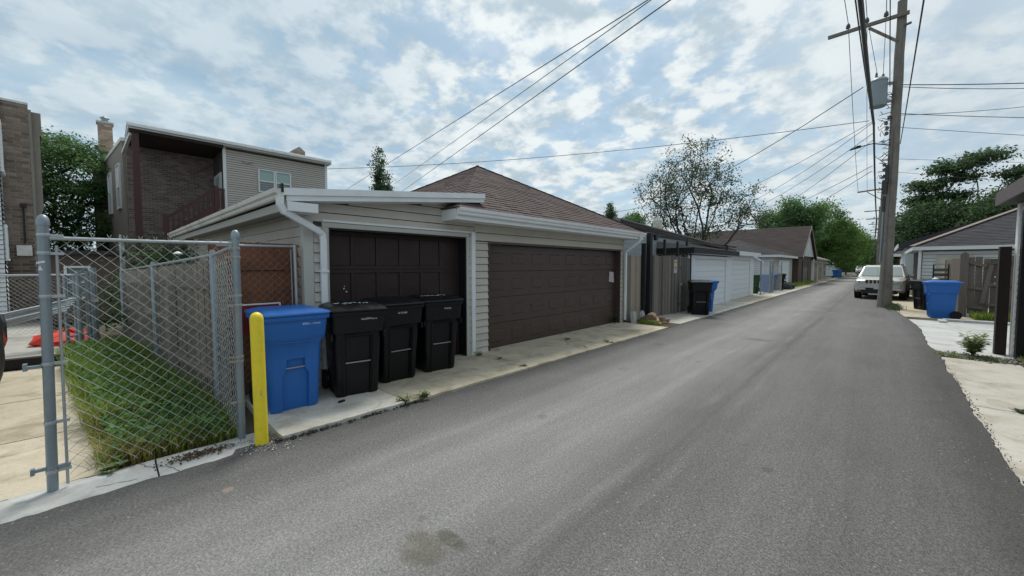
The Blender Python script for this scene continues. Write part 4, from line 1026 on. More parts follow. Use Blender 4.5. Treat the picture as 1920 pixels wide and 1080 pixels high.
cart('blue recycling cart with stepped shoulder behind the yellow bollard', 'blue', (-4.88, 1.39, .062), R(-1), 'step', text=[('00021 70530', .045, .052)])
cart('black cart with pale scuffs on its lid right beside the blue cart', 'black', (-4.86, 2.13, .05), R(-11), 'ladder', text=[('CC20010295', .02, .052)], marks=3)
cart('middle black cart of the three in front of the dark panelled door', 'black', (-5.07, 2.79, .047), R(-2), 'ladder', text=[('GP 070 3807', -.08, .038)], H=1.07)
cart('black cart farthest from the blue one, next to the white corner post', 'black', (-5.08, 3.52, .047), R(-8), 'ladder', text=[('W 070 350', .0, .038)], marks=8, H=1.07)
solo('wooden_chip', MB().box((-4.50, 1.83, .073), (.03, .075, .022), rot('Z', 14)), 'blackpaint', 'small black scrap lying on the pale slab between blue and black carts', 'scrap', bevel=.003)
# far pair on the left apron, a pair inside the wire yard, and carts on the right
cart('black cart standing at the alley edge before the white garage door', 'black', (-4.33, 13.62, .045), R(-62), 'ladder', marks=5)
cart('blue cart half hidden behind the black one at the white garage door', 'blue', (-4.55, 14.62, .045), R(-30), 'step')
cart('blue cart inside the small wire yard by the white shed garage', 'blue', (-5.05, 28.4, .045), R(-30), 'step')
cart('dark green cart heaped with leaves inside the small wire yard', 'green', (-5.45, 26.3, .045), R(-30), 'step')
cart('black cart beyond the wire yard beside the white shed garage', 'black', (-4.95, 31.0, .045), R(-40), 'ladder')
cart('black cart beside the utility pole in front of the silver car', 'black', (1.32, 21.45, .0), R(-150), 'ladder')
cart('large blue cart against the broken grey fence on the right', 'blue', (1.44, 18.3, .0), R(-176), 'ladder', H=1.12)
for i, (x, y) in enumerate(((-4.4, 70.5), (-4.5, 73), (-4.45, 76))):
    cart(['nearest', 'middle', 'farthest'][i] + ' of the three small distant blue carts under the trees', 'blue', (x, y, 0), R(-30 - 20 * i), 'step', group='distant blue carts under the trees')

# ------------------------------------------------------------------ plank fence and gate past the double garage
pf = thing('plank_fence', 'brown grey plank fence between the double garage and the black steel post', 'fence', (-5.25, 10.7, 0))
x = 10.2
while x < 11.2:
    h = 1.90 + rng.uniform(-.01, .01); piece('plank', (.02, .118, round(h, 2)), 'fence_wood', pf, Vector((-5.22, x + .06, h / 2 + .06))); x += .126
for z in (.4, 1.5): part('rail', MB().mm(-5.27, -5.232, 10.2, 11.2, z, z + .08), 'fence_wood', pf)
G0, G1 = Vector((-5.06, 11.55, 0)), Vector((-4.86, 14.15, 0)); gd = (G1 - G0).normalized(); ga = math.degrees(math.atan2(gd.y, gd.x))
pg = thing('plank_gate', 'dark grey plank double gate with a small white notice beside the white garage', 'gate', (-5.0, 12.8, 0))
x = 0; i = 0
while x < 2.55:
    if not 1.83 < x < 1.90:
        h = 1.88 + rng.uniform(-.012, .012) + (0.0 if x < 1.84 else -.03); c = G0 + gd * (x + .055)
        piece('plank', (.102, .02, round(h, 2)), 'fence_wood_dk', pg, Vector((c.x + rng.uniform(-.004, .004), c.y, h / 2 + .09)), rot('Z', ga))
    x += .109
for z in (.35, 1.6):
    a_, b_ = G0 + gd * .02 + Vector((-.035, 0, z)), G0 + gd * 2.58 + Vector((-.035, 0, z)); part('rail', MB().bar(a_, b_, .04, .09), 'fence_wood_dk', pg)
lp = G0 + gd * 1.9
part('latch', MB().lathe((lp.x + .035, lp.y, .98), [(.03, 0), (.045, .02), (.045, .06), (.03, .08)], 10).mm(lp.x + .01, lp.x + .03, lp.y - .12, lp.y + .1, 1.0, 1.03), 'bar', pg)
sg = thing('notice', 'small white and yellow notice nailed to the dark plank gate', 'sign', (-4.93, 13.0, 1.5))
sy = 13.05; sx = G0.x + (sy - G0.y) * (gd.x / gd.y) + .016
part('board', MB().mm(sx - .004, sx + .003, sy - .13, sy + .13, 1.42, 1.86), 'paper', sg)
part('print', MB().mm(sx + .003, sx + .005, sy - .12, sy + .12, 1.66, 1.74), 'signyel', sg)
part('print', MB().mm(sx + .003, sx + .005, sy - .09, sy + .09, 1.60, 1.63).mm(sx + .003, sx + .005, sy - .09, sy + .07, 1.54, 1.565).mm(sx + .003, sx + .005, sy - .10, sy + .1, 1.77, 1.80), 'ink', sg)
# black steel posts and overhead rail
bf = thing('gate_gantry', 'black steel post and overhead track above the plank gate', 'gate frame', (-5.1, 11.37, 0))
part('post', MB().mm(-5.13, -4.99, 11.25, 11.40, 0, 2.66), 'blackpaint', bf, bevel=.008)
part('post', MB().mm(-5.21, -5.11, 11.09, 11.2, 0, 2.34), 'blackpaint', bf, bevel=.006)
part('track', MB().bar((-5.05, 11.40, 2.58), (-4.78, 19.8, 2.50), .05, .06), 'blackpaint', bf)
for y, z0, z1 in ((12.35, 1.97, 2.50), (13.35, 1.95, 2.48), (14.15, 2.02, 2.62), (14.5, 0, 2.36)):
    xx = -5.05 + (y - 11.4) * .032; part('hanger', MB().mm(xx - .03, xx + .03, y - .04, y + .04, z0, z1), 'blackpaint', bf)
part('bracket', MB().mm(-4.99, -4.92, 13.75, 14.1, 1.97, 2.06), 'blackpaint', bf); part('bracket', MB().mm(-5.04, -4.96, 11.55, 11.7, 2.44, 2.62), 'blackpaint', bf)
for p, lab, sz in (((-5.02, 9.93 + .34, 0), 'white stone block leaning on the brown grey fence by the downspout', (.10, .19, .36)), ((-4.98, 10.72, 0), 'white pointed stone slab in front of the black steel post', (.08, .17, .34))):
    mb = MB().box((p[0], p[1], sz[2] / 2), sz, rot('Y', -6))
    if 'pointed' in lab: mb = MB().prism([(p[1] - .1, 0), (p[1] + .06, 0), (p[1] + .11, .26), (p[1] + .0, .36), (p[1] - .1, .26)], 'x', p[0] - .04, p[0] + .04)
    solo('stone_block', mb, 'conc_white', lab, 'stone', bevel=.01)
# heap of torn cardboard and split wood
hp = thing('scrap_heap', 'heap of torn cardboard and split wood beside the plank gate', 'heap', (-4.62, 10.62, 0.02))
r = random.Random(8)
core = MB().lathe((-4.66, 10.55, 0), [(.36, 0), (.33, .08), (.22, .20), (.08, .27), (.01, .28)], 12); core.v = [(v[0] + r.uniform(-.03, .03), v[1] + r.uniform(-.03, .03), v[2]) for v in core.v]
part('core', core, 'mulch', hp, kind='stuff')
for i in range(26):
    a = r.uniform(0, 6.28); q = r.uniform(.02, .34); z = .25 - q * .55 + r.uniform(0, .04)
    mb = MB(); k = 5; pl = [(math.cos(t * 6.28 / k + r.uniform(-.4, .4)) * r.uniform(.09, .20), math.sin(t * 6.28 / k) * r.uniform(.07, .15)) for t in range(k)]
    mb.prism(pl, 'z', 0, .006)
    T = Matrix.Translation((-4.63 + math.cos(a) * q * .8, 10.62 + math.sin(a) * q, max(.04, z))) @ Matrix.Rotation(a, 4, 'Z') @ Matrix.Rotation(R(r.uniform(8, 38)), 4, 'Y') @ Matrix.Rotation(r.uniform(0, 6), 4, 'Z')
    mb.v = [tuple(T @ Vector(p)) for p in mb.v]; part('cardboard_scrap', mb, 'card', hp)
for i in range(7):
    y = 10.66 + r.uniform(-.25, .3); z = .08 + r.uniform(0, .14); part('split_wood', MB().bar((-4.75 + r.uniform(-.1, .1), y - .2, z), (-4.45 + r.uniform(-.1, .15), y + .28, z - .03), .05, .03), 'rotwood' if i % 3 else 'card', hp)

# ------------------------------------------------------------------ white garages, sheds and houses up the alley on the left
def sect_door(parent, x, y0, y1, z1, matn='white_door', n_=6, trim='white'):
    d = part('door', MB().mm(x - .06, x - .02, y0, y1, 0, z1), matn, parent)
    for i in range(n_):
        h = z1 / n_; piece('door_panel', (.03, y1 - y0 - .01, h - .02), matn, d, Vector((x - .012, (y0 + y1) / 2, (i + .5) * h)))
    part('door_trim', MB().mm(x - .02, x + .045, y0 - .09, y0 - .002, 0, z1 + .1).mm(x - .02, x + .045, y1 + .002, y1 + .09, 0, z1 + .1).mm(x - .02, x + .043, y0 - .002, y1 + .002, z1, z1 + .1), trim, parent)
    return d
def boards_joined(mb, p0, p1, z0, z1, h, normal, t=.024):
    d = Vector((p1[0] - p0[0], p1[1] - p0[1], 0)); nv = Vector((normal[0], normal[1], 0)); k = int((z1 - z0) / h)
    for i in range(k):
        z = z0 + i * h; a = Vector((p0[0], p0[1], z)); b = Vector((p1[0], p1[1], z)); u = Vector((0, 0, h * .88))
        mb.add([a + nv * t, b + nv * t, b + u, a + u, a, b], [(0, 1, 2, 3), (4, 5, 1, 0)])
    return mb
g3 = thing('garage', 'white garage with a black fascia and ribbed white door behind the far black cart', 'garage', (-5, 14.3, 0))
part('wall', MB().mm(-11, -4.95, 14.3, 14.36, 0, 2.05).mm(-5.02, -4.95, 14.36, 15.0, 0, 2.05).mm(-5.02, -4.95, 19.0, 19.72, 0, 2.05).mm(-5.02, -4.95, 15.0, 19.0, 1.93, 2.05), 'white', g3)
sect_door(g3, -5.0, 15.0, 19.0, 1.93, n_=8)
part('fascia', MB().mm(-11, -4.66, 14.02, 14.06, 2.10, 2.30).mm(-4.70, -4.66, 14.06, 19.95, 2.10, 2.30), 'blackpaint', g3)
part('soffit', MB().mm(-11, -4.70, 14.06, 19.9, 2.10, 2.13), 'siding_w', g3)
rfc = [(-4.64, 14.0, 2.302), (-4.64, 19.98, 2.302), (-7.8, 19.98, 2.86), (-7.8, 14.0, 2.86)]
part('roof', MB().add(rfc + [(-11, 14, 2.302), (-11, 19.98, 2.302)], [(0, 1, 2, 3), (3, 2, 5, 4), (0, 3, 4), (1, 5, 2)]), 'roof_grey', g3)
shingles(g3, 'roof_grey', rfc, .16, .5, 6)
part('roof_vent', MB().mm(-4.78, -4.70, 18.2, 18.3, 2.31, 2.55), 'blackpaint', g3)
g4 = thing('garage', 'white garage with a low white fascia next to the wire yard', 'garage', (-5.1, 22, 0))
part('wall', MB().mm(-11, -5.08, 24.75, 24.82, 0, 2.2).mm(-5.15, -5.08, 19.78, 20.5, 0, 2.2).mm(-5.15, -5.08, 24.0, 24.75, 0, 2.2).mm(-5.15, -5.08, 20.5, 24.0, 1.96, 2.2), 'white', g4)
sect_door(g4, -5.12, 20.5, 24.0, 1.96, n_=8)
part('fascia', MB().mm(-4.84, -4.80, 20.0, 25.05, 2.16, 2.36), 'white', g4)
rfc = [(-4.80, 20.0, 2.362), (-4.80, 25.1, 2.362), (-8, 25.1, 2.78), (-8, 20.0, 2.78)]
part('roof', MB().add(rfc + [(-11, 20, 2.36), (-11, 25.1, 2.36)], [(0, 1, 2, 3), (3, 2, 5, 4), (0, 3, 4), (1, 5, 2)]), 'roof_grey', g4)
shingles(g4, 'roof_grey', rfc, .18, .6, 7)
part('downspout', MB().bar((-4.98, 19.75, .1), (-4.98, 19.75, 2.1), .06, .05), 'alu', g4)
# pale blue sided shed behind the plank fence
sh = thing('shed', 'pale grey blue sided shed with a long falling grey roof behind the plank gate', 'shed', (-8, 12.6, 0))
zt = lambda y: 2.97 - (y - 11.0) * .041
part('wall', MB().prism([(10.95, 0), (13.9, 0), (13.9, 2.0), (24.0, 2.0), (24.0, zt(24.0)), (10.95, zt(10.95))], 'x', -12, -6.0), 'soffit', sh)
for k in range(7): 
    z = 1.75 + k * .16
    if z + .15 < zt(10.95): piece('siding_board', (.016, 2.95 if z + .15 > zt(14) else 2.95, .148), 'siding_bl', sh, Vector((-5.985, 12.425, z + .075)), rot('Y', 5))
for k in range(5):
    z = 2.32 + k * .13; ye = min(23.9, 11.0 + (2.97 - z - .125) / .041)
    if ye > 14.2: piece('siding_board', (.016, round(ye - 13.92, 2), .12), 'siding_bl', sh, Vector((-5.985, (13.92 + ye) / 2, z + .06)), rot('Y', 5))
part('siding', boards_joined(MB(), (-12, 10.94), (-6.0, 10.94), .1, 2.9, .16, (0, -1)), 'siding_bl', sh, kind='stuff')
part('roof', MB().prism([(10.7, zt(10.7)), (24.3, zt(24.3)), (24.3, zt(24.3) + .12), (10.7, zt(10.7) + .12)], 'x', -12.2, -5.7), 'roof_grey', sh)
part('roof_edge', MB().prism([(10.7, zt(10.7) + .02), (24.3, zt(24.3) + .02), (24.3, zt(24.3) + .075), (10.7, zt(10.7) + .075)], 'x', -5.69, -5.66), 'plast_dk', sh)
part('chimney', MB().mm(-11.2, -10.75, 25.5, 25.95, 0, 4.75), 'conc_pale', sh)
# wire yard
wy = thing('wire_yard_fence', 'small chain link yard enclosing blue and green carts beyond the white garages', 'fence', (-4.6, 28, 0))
for (x, y) in ((-4.75, 24.9), (-4.68, 27.0), (-4.66, 27.6), (-4.62, 30.2)): part('post', MB().tube([(x, y, 0), (x, y, 1.95 if y < 28 else 1.9)], .05 if y in (27.0, 27.6) else .035, 8), 'galv', wy, smooth=True)
for a_, b_ in (((-4.75, 24.9), (-4.68, 27.0)), ((-4.66, 27.6), (-4.62, 30.2))):
    for z in (1.72, .12): part('rail', MB().tube([(*a_, z), (*b_, z)], .023, 6), 'galv_pipe', wy)
    d = Vector((b_[0] - a_[0], b_[1] - a_[1], 0)); L = d.length; d.normalize()
    part('wire_mesh', mesh_wire(MB(), a_, (d.x, d.y), L, .12, 1.72, .16, .0035, False, .01, 5), 'wire', wy, kind='stuff')
# white shed garage with hip roof
g5 = thing('garage', 'small white sided garage with charcoal hip roof beyond the wire yard', 'garage', (-6, 36, 0))
part('wall', MB().mm(-12, -5.52, 33.0, 41.0, 0, 2.3), 'soffit', g5)
part('siding', boards_joined(MB(), (-12, 32.99), (-5.52, 32.99), .05, 2.3, .16, (0, -1)), 'siding_w', g5, kind='stuff')
sect_door(g5, -5.48, 34.6, 38.9, 2.0, n_=6)
part('fascia', MB().mm(-12.3, -5.15, 32.6, 32.65, 2.30, 2.47).mm(-5.2, -5.15, 32.65, 41.3, 2.30, 2.47), 'white', g5)
ev = [(-5.14, 32.58, 2.475), (-5.14, 41.3, 2.475), (-12.4, 41.3, 2.475), (-12.4, 32.58, 2.475)]; ap = (-8.77, 36.9, 3.85)
part('roof', MB().add(ev + [ap], [(0, 1, 4), (1, 2, 4), (2, 3, 4), (3, 0, 4), (3, 2, 1, 0)]), 'shingle_dk', g5)
shingles(g5, 'shingle_dk', (ev[3], ev[0], ap, ap), .2, .6, 9); shingles(g5, 'shingle_dk', (ev[0], ev[1], ap, ap), .2, .6, 10)
cp = solo('canopy_frame', MB().bar((-5.6, 25.6, 2.45), (-9.5, 25.6, 2.62), .10, .08).bar((-5.6, 25.6, 2.45), (-5.35, 28.5, 1.9), .09, .09).bar((-5.6, 25.6, 2.45), (-5.75, 25.6, 2.1), .05, .05).bar((-9.5, 25.6, 2.62), (-9.5, 25.6, 0), .05, .05).bar((-5.35, 28.5, 1.9), (-5.35, 28.5, 0), .05, .05), 'white', 'white metal canopy frame standing over the wire yard', 'canopy frame')
# brown brick garage with a tall gable
g6 = thing('garage', 'dark brick garage with a tall brown gabled roof and white gable end', 'garage', (-5.2, 46.3, 0))
part('wall', MB().mm(-16, -5.2, 42.0, 50.6, 0, 2.6), 'brick_dk', g6)
sect_door(g6, -5.16, 44.2, 47.6, 2.05, 'fence_wood_dk', 4, 'brick_dk')
part('gable', MB().prism([(41.7, 2.58), (50.9, 2.58), (46.3, 5.30)], 'x', -5.25, -5.02), 'siding_w', g6)
ra, rb = [(-4.8, 41.3, 2.42), (-4.8, 46.3, 5.48), (-16.5, 46.3, 5.48), (-16.5, 41.3, 2.42)], [(-4.8, 51.3, 2.42), (-4.8, 46.3, 5.48), (-16.5, 46.3, 5.48), (-16.5, 51.3, 2.42)]
part('roof', MB().loft([[(x, 41.3, 2.42), (x, 46.3, 5.46), (x, 51.3, 2.42), (x, 51.3, 2.30), (x, 46.3, 5.32), (x, 41.3, 2.30)] for x in (-4.8, -16.5)]), 'shingle_br', g6)
shingles(g6, 'shingle_br', (ra[3], ra[0], ra[1], ra[2]), .22, .7, 12)
part('rake_board', MB().bar((-4.79, 41.3, 2.34), (-4.79, 46.3, 5.38), .03, .2).bar((-4.79, 51.3, 2.34), (-4.79, 46.3, 5.38), .03, .2), 'ridge_tan', g6)
part('downspout', MB().bar((-5.0, 50.7, 0), (-5.0, 50.7, 2.4), .12, .1), 'alu', g6)
g7 = thing('garage', 'low tan garage with a shallow roof past the brown gabled garage', 'garage', (-5.3, 60, 0))
part('wall', MB().mm(-12, -5.3, 52.0, 67.5, 0, 2.35), 'siding_b', g7)
for y0, y1 in ((53.5, 56.2), (58.5, 61.5), (63.5, 66.0)): sect_door(g7, -5.26, y0, y1, 2.0, 'fence_wood', 4, 'trim_g')
part('roof', MB().prism([(-4.85, 2.32), (-4.85, 2.45), (-8.5, 3.7), (-12.3, 2.45), (-12.3, 2.32)], 'y', 51.7, 67.9), 'roof_grey', g7)
g8 = thing('garage', 'white far garage under the trees at the end of the alley', 'garage', (-5.3, 84, 0))
part('wall', MB().mm(-12, -5.3, 82, 92, 0, 2.5), 'siding_w', g8); part('roof', MB().prism([(-5, 2.5), (-8.5, 4.0), (-12.3, 2.5)], 'y', 81.7, 92.3), 'shingle_dk', g8); sect_door(g8, -5.26, 83.5, 90, 2.1)
# black rubbish bags by the brick garage
for i, (x, y, s) in enumerate(((-4.75, 32.4, .42), (-4.6, 33.3, .34))):
    b_ = MB().lathe((x, y, 0), [(s * .8, 0), (s, s * .4), (s * .85, s * .9), (s * .3, s * 1.25), (s * .12, s * 1.35), (s * .2, s * 1.5)], 14); r = random.Random(i)
    b_.v = [(v[0] + r.uniform(-.04, .04), v[1] + r.uniform(-.04, .04), v[2]) for v in b_.v]
    solo('rubbish_bag', b_, 'bag', ['larger tied black rubbish bag beside the black cart past the wire yard', 'smaller tied black rubbish bag in front of the small white garage'][i], 'bag', 'rubbish bags by the far carts', smooth=True)

# ------------------------------------------------------------------ brick house with the open back porch
def bricks(mb, o, u, nrm, w_, z0, z1, bl=.255, bh=.092, joint=.020, proud=.010, seed=0, holes=()):
    r = random.Random(seed); k = int((z1 - z0) / bh); uv = Vector((u[0], u[1], 0)); nv = Vector((nrm[0], nrm[1], 0)); O = Vector((o[0], o[1], 0))
    for i in range(k):
        x = -bl / 2 if i % 2 else 0
        while x < w_:
            a, b = max(0, x), min(w_, x + bl - joint); x += bl
            if b - a < .03: continue
            za, zb = z0 + i * bh, z0 + (i + 1) * bh - joint; mid = (a + b) / 2
            if any(h0 < mid < h1 and g0 < (za + zb) / 2 < g1_ for h0, h1, g0, g1_ in holes): continue
            pr = proud + r.uniform(-.002, .003); p = [O + uv * q + Vector((0, 0, z)) for q, z in ((a, za), (b, za), (b, zb), (a, zb))]
            mb.add(p + [q + nv * pr for q in p], [(4, 5, 6, 7), (0, 1, 5, 4), (1, 2, 6, 5), (2, 3, 7, 6), (3, 0, 4, 7)])
    return mb
def window(parent, mtx, w_, h, sash=2, frame='white', pane='glass', upper='blind'):
    """window in its own plane: x along the wall, z up, -y outwards; parts in world coordinates through mtx"""
    def tr(mb): mb.v = [tuple(mtx @ Vector(p)) for p in mb.v]; return mb
    t = .055; f = MB().mm(-w_ / 2 - t, -w_ / 2, -.05, .03, -t, h + t).mm(w_ / 2, w_ / 2 + t, -.05, .03, -t, h + t).mm(-w_ / 2, w_ / 2, -.05, .03, h, h + t).mm(-w_ / 2, w_ / 2, -.065, .03, -t, 0)
    wd = part('window', tr(f), frame, parent)
    part('sash', tr(MB().mm(-w_ / 2, w_ / 2, -.02, .01, h / 2 - .025, h / 2 + .025)), frame, wd)
    part('pane', tr(MB().mm(-w_ / 2, w_ / 2, .004, .012, .0, h / 2 - .026)), pane, wd)
    part('pane', tr(MB().mm(-w_ / 2, w_ / 2, -.004, .003, h / 2 + .026, h)), upper, wd)
    return wd
hs = thing('house', 'two storey brick house with open red railed back porch and grey sided corner', 'house', (-22, 4.5, 0))
HX, HB = -22.0, -24.4
part('wall', slab([(HB - .012, .72), (HB - .012, 8.35), (-31, 8.35), (-31, .14)], 0, 7.35), 'mortar', hs)
part('bricks', bricks(MB(), (HB - .012, .72), (0, 1), (1, 0), 3.35, .3, 7.3, seed=1, holes=()), 'brick', hs, kind='stuff')
part('stucco_wall', slab([(HB - .14, .60), (HB - .14, .70), (-30.4, .17), (-30.4, .06)], 0, 7.2), 'stucco', hs)
for k, (xx, z0) in enumerate(((-25.7, 4.35), (-28.6, 4.35), (-25.7, .9))):
    window(hs, Matrix.Translation((xx, .60 + (xx - HB) * .09 - .012, z0)) @ rot('Z', 5.14), .9, 1.95, pane='glass', upper='white')
part('coping', slab([(HB - .1, .56), (HB - .1, .76), (-30.4, .22), (-30.4, .02)], 7.201, 7.36), 'alu_dirty', hs)
bump_ = part('bay', MB().mm(-33, -30.5, -.10, .40, 0, 7.9), 'brick', hs)
part('bricks', bricks(MB(), (-30.5, -.10), (0, 1), (1, 0), .40, .3, 7.9, seed=5), 'brick_dk', bump_, kind='stuff')
part('stucco_wall', MB().mm(-34, -31.2, -.42, -.101, 0, 6.9), 'stucco', hs)
# enclosed sided part
part('sided_wall', MB().mm(HB, HX - .012, 3.82, 8.36, 0, 7.12), 'lap_shade_backing', hs)
part('siding', boards_joined(MB(), (HX - .011, 3.90), (HX - .011, 8.34), 2.0, 7.1, .105, (1, 0), .030), 'siding_b', hs, kind='stuff')
part('corner_board', MB().mm(HX - .02, HX + .02, 3.80, 3.92, 1.0, 7.12), 'white', hs)
part('corner_board', MB().mm(HX - .1, HX + .02, 8.30, 8.42, 1.0, 7.15), 'white', hs)
for yy in (5.53, 6.26): window(hs, Matrix.Translation((HX + .02, yy, 5.30)) @ rot('Z', 90), .60, 1.02)
# door in the side of the enclosed part
pdr = part('door', MB().mm(-24.1, -22.45, 3.77, 3.815, 3.95, 6.05), 'white', hs)
part('glazing', MB().mm(-23.6, -22.75, 3.765, 3.769, 4.2, 5.9), 'blind', pdr)
# roof, fascia
part('roof', MB().mm(HB, HX + .30, .72, 8.55, 7.14, 7.28).mm(HB, HX + .34, .69, 8.55, 7.282, 7.36), 'alu', hs)
part('roof_gutter', MB().mm(HX + .342, HX + .43, .70, 8.5, 7.20, 7.31), 'alu', hs)
part('porch_ceiling', MB().mm(HB, HX + .25, .76, 3.80, 7.02, 7.135), 'timber_dk', hs)
part('porch_post', MB().mm(HX - .02, HX + .20, .82, 1.03, 0, 7.1), 'redpaint', hs)
part('brace', MB().bar((HX + .1, .80, 6.95), (HB + .3, .62, 6.6), .1, .12), 'white', hs)
# stair rising to the landing
st_ = part('stair', MB().bar((HX + .05, 1.75, 2.72), (HX + .05, 3.5, 4.22), .06, .24).bar((HX - .9, 1.75, 2.72), (HX - .9, 3.5, 4.22), .06, .24), 'redpaint', hs)
for i in range(10): piece('tread', (.9, .26, .04), 'redpaint', st_, Vector((HX - .43, 1.85 + i * .172, 2.75 + i * .15)))
part('landing', MB().mm(HB, HX + .05, 3.38, 3.80, 4.1, 4.22).mm(HX + .0, HX + .11, 3.44, 3.57, 2, 5.3).mm(HX + .0, HX + .11, 1.66, 1.80, 0, 3.85), 'redpaint', hs)
rl = part('railing', MB().bar((HX + .05, 1.72, 3.63), (HX + .05, 3.5, 5.18), .07, .12).bar((HX + .05, 1.72, 2.95), (HX + .05, 3.5, 4.45), .06, .11).bar((HX + .05, 3.5, 5.15), (HX + .05, 3.82, 5.15), .07, .11), 'redpaint', hs)
for i in range(10):
    t = (i + .5) / 10; piece('baluster', (.06, .065, .64), 'redpaint', rl, Vector((HX + .05, 1.74 + 1.72 * t, 3.30 + 1.50 * t)))
for i in range(3): piece('baluster', (.06, .065, .85), 'redpaint', rl, Vector((HX + .05, 3.60 + i * .09, 4.7)))
part('deck', MB().mm(HB, HX + .05, .9, 3.8, 1.95, 2.1).mm(HX, HX + .08, .9, 1.7, 2.75, 2.84), 'redpaint', hs)
for i in range(6): piece('baluster', (.045, .045, .70), 'redpaint', rl, Vector((HX + .04, 1.1 + i * .11, 2.44)))
part('drain_pipe', MB().tube([(-24.5, .5, 0), (-24.5, .5, 2.6)], .05, 8), 'white', hs)
def chimney(x, y0, y1, z0, z1, seed):
    c = part('chimney', MB().mm(x - .55, x - .006, y0 + .006, y1 - .006, z0, z1), 'mortar', hs)
    b = bricks(MB(), (x - .006, y0), (0, 1), (1, 0), y1 - y0, z0, z1, seed=seed); b = bricks(b, (x - .55, y0 + .006), (1, 0), (0, -1), .55, z0, z1, seed=seed + 1)
    part('bricks', b, 'brick_tan', c, kind='stuff'); part('cap', MB().mm(x - .6, x + .05, y0 - .05, y1 + .05, z1, z1 + .09), 'conc_pale', c)
    part('flue', MB().lathe((x - .3, (y0 + y1) / 2, z1 + .09), [(.14, 0), (.14, .2), (.2, .24), (.08, .34)], 10), 'galv', c)
chimney(-30.5, -.14, .42, 7.9, 9.35, 3)
ch = part('chimney', MB().prism([(8.25, 7.3), (9.0, 7.3), (9.0, 9.0), (8.66, 9.25), (8.25, 8.95)], 'x', -27.6, -27.0), 'mortar', hs)
part('bricks', bricks(MB(), (-27.0, 8.25), (0, 1), (1, 0), .75, 7.3, 8.98, seed=9), 'brick_tan', ch, kind='stuff')
part('bracket_wire', MB().tube([(HX + .04, 4.5, 6.62), (HX + .1, 4.7, 6.5), (HX + .06, 5.0, 6.62)], .012, 5), 'cable', hs)

# far left building: sided wall, brick end and stucco breast
lb = thing('house', 'brown brick building with pale sided wall at the far left edge', 'house', (-18, -1.46, 0))
part('wall', MB().mm(-30, -18.012, -8, -1.46, 0, 6.30), 'mortar', lb)
part('bricks', bricks(MB(), (-18.012, -1.98), (0, 1), (1, 0), .52, 0, 6.28, seed=11), 'brick2', lb, kind='stuff')
part('corner_strip', MB().mm(-18.1, -17.98, -1.458, -1.40, 0, 6.18), 'stucco', lb)
part('stucco_wall', MB().mm(-29, -18.12, -1.46, -1.22, 5.5, 6.16).mm(-29, -18.10, -1.46, -1.26, 3.4, 5.5).prism([(-1.46, 2.9), (-1.40, 2.9), (-1.26, 3.4), (-1.46, 3.4)], 'x', -29, -18.10), 'stucco', lb)
part('coping', MB().mm(-30, -17.96, -8, -1.45, 6.302, 6.36), 'alu_dirty', lb)
part('sided_wall', MB().mm(-17.95, -16.8, -8, -2.0, 0, 6.2), 'lap_shade_backing', lb)
part('siding', boards_joined(MB(), (-17.95, -1.995), (-16.8, -1.995), .1, 6.2, .125, (0, 1), .03), 'siding_w', lb, kind='stuff')
part('siding', boards_joined(MB(), (-16.795, -8), (-16.795, -2.0), .1, 6.2, .125, (1, 0), .03), 'siding_w', lb, kind='stuff')
for z0, h in ((4.2, 1.25), (1.85, .85)): window(lb, Matrix.Translation((-17.3, -1.98, z0)) @ rot('Z', 180), .8, h)
part('eave', MB().mm(-18.0, -16.7, -8, -1.94, 6.202, 6.27), 'plast_dk', lb)
part('meter_box', MB().mm(-17.98, -17.86, -1.80, -1.52, 1.95, 2.25), 'alu_dirty', lb)
part('wall_lamp', MB().mm(-17.98, -17.85, -1.70, -1.58, 3.35, 3.45).mm(-17.98, -17.93, -1.66, -1.62, 2.3, 3.35), 'plast_dk', lb)
lb.rotation_euler = (0, 0, R(5.2))

# ------------------------------------------------------------------ behind the gate: posts, pipes, netting, edging, far fence, car
bp = thing('folded_gate', 'folded galvanised gate frame and posts standing at the grass corner', 'gate', (-11.64, -.30, 0))
for dx, dy, h, r in ((0, 0, 1.62, .05), (.12, -.08, 1.55, .04), (.2, -.2, 1.56, .04), (-.15, -.25, 1.5, .045), (.02, -.38, 1.48, .03)):
    part('post', MB().tube([(-11.6 + dx, -.28 + dy, 0), (-11.6 + dx, -.28 + dy, h)], r, 12), 'galv', bp, smooth=True)
for z in (1.5, .3): part('rail', MB().tube([(-11.6, -.28, z), (-11.6, -.66, z - .05)], .025, 8), 'galv', bp)
part('clamp', MB().mm(-11.66, -11.53, -.34, -.22, .92, .98), 'galv_pipe', bp)
bp.location = (-11.64, -.24, 0)
for i in range(6):
    a_ = (-11.55 + i * .05, -.42 - i * .03, 1.02 - i * .045); b_ = (-10.7 - (i % 3) * .3, -2.5 - i * .1, .50 - i * .07)
    solo('steel_pipe', MB().tube([a_, b_], .024, 8), 'galv_pipe', ['topmost', 'second', 'third', 'fourth', 'fifth', 'lowest'][i] + ' galvanised pipe of the bundle leaning against the folded gate', 'pipe', 'galvanised pipes leaning on the folded gate', smooth=True)
rn = MB().lathe((-12.3, -.68, 0.05), [(.46, .0), (.48, .08), (.38, .19), (.2, .25), (.02, .26)], 18); r = random.Random(2)
rn.v = [(v[0] + r.uniform(-.06, .06), (v[1] + .68) * 1.0 - .68 + r.uniform(-.05, .05), v[2] * r.uniform(.7, 1.2)) for v in rn.v]
solo('netting_heap', rn, 'red', 'crumpled red netting heap lying at the foot of the folded gate', 'netting')
for k, (a_, b_, h) in enumerate((((-10.06, -2.3, .09), (-9.88, -.50, .09), .17),)):
    solo('edging_timber', MB().bar(a_, b_, .16, h), 'timber_edge', 'charred black edging timber between the tan pad and the grey paving', 'timber', bevel=.01)
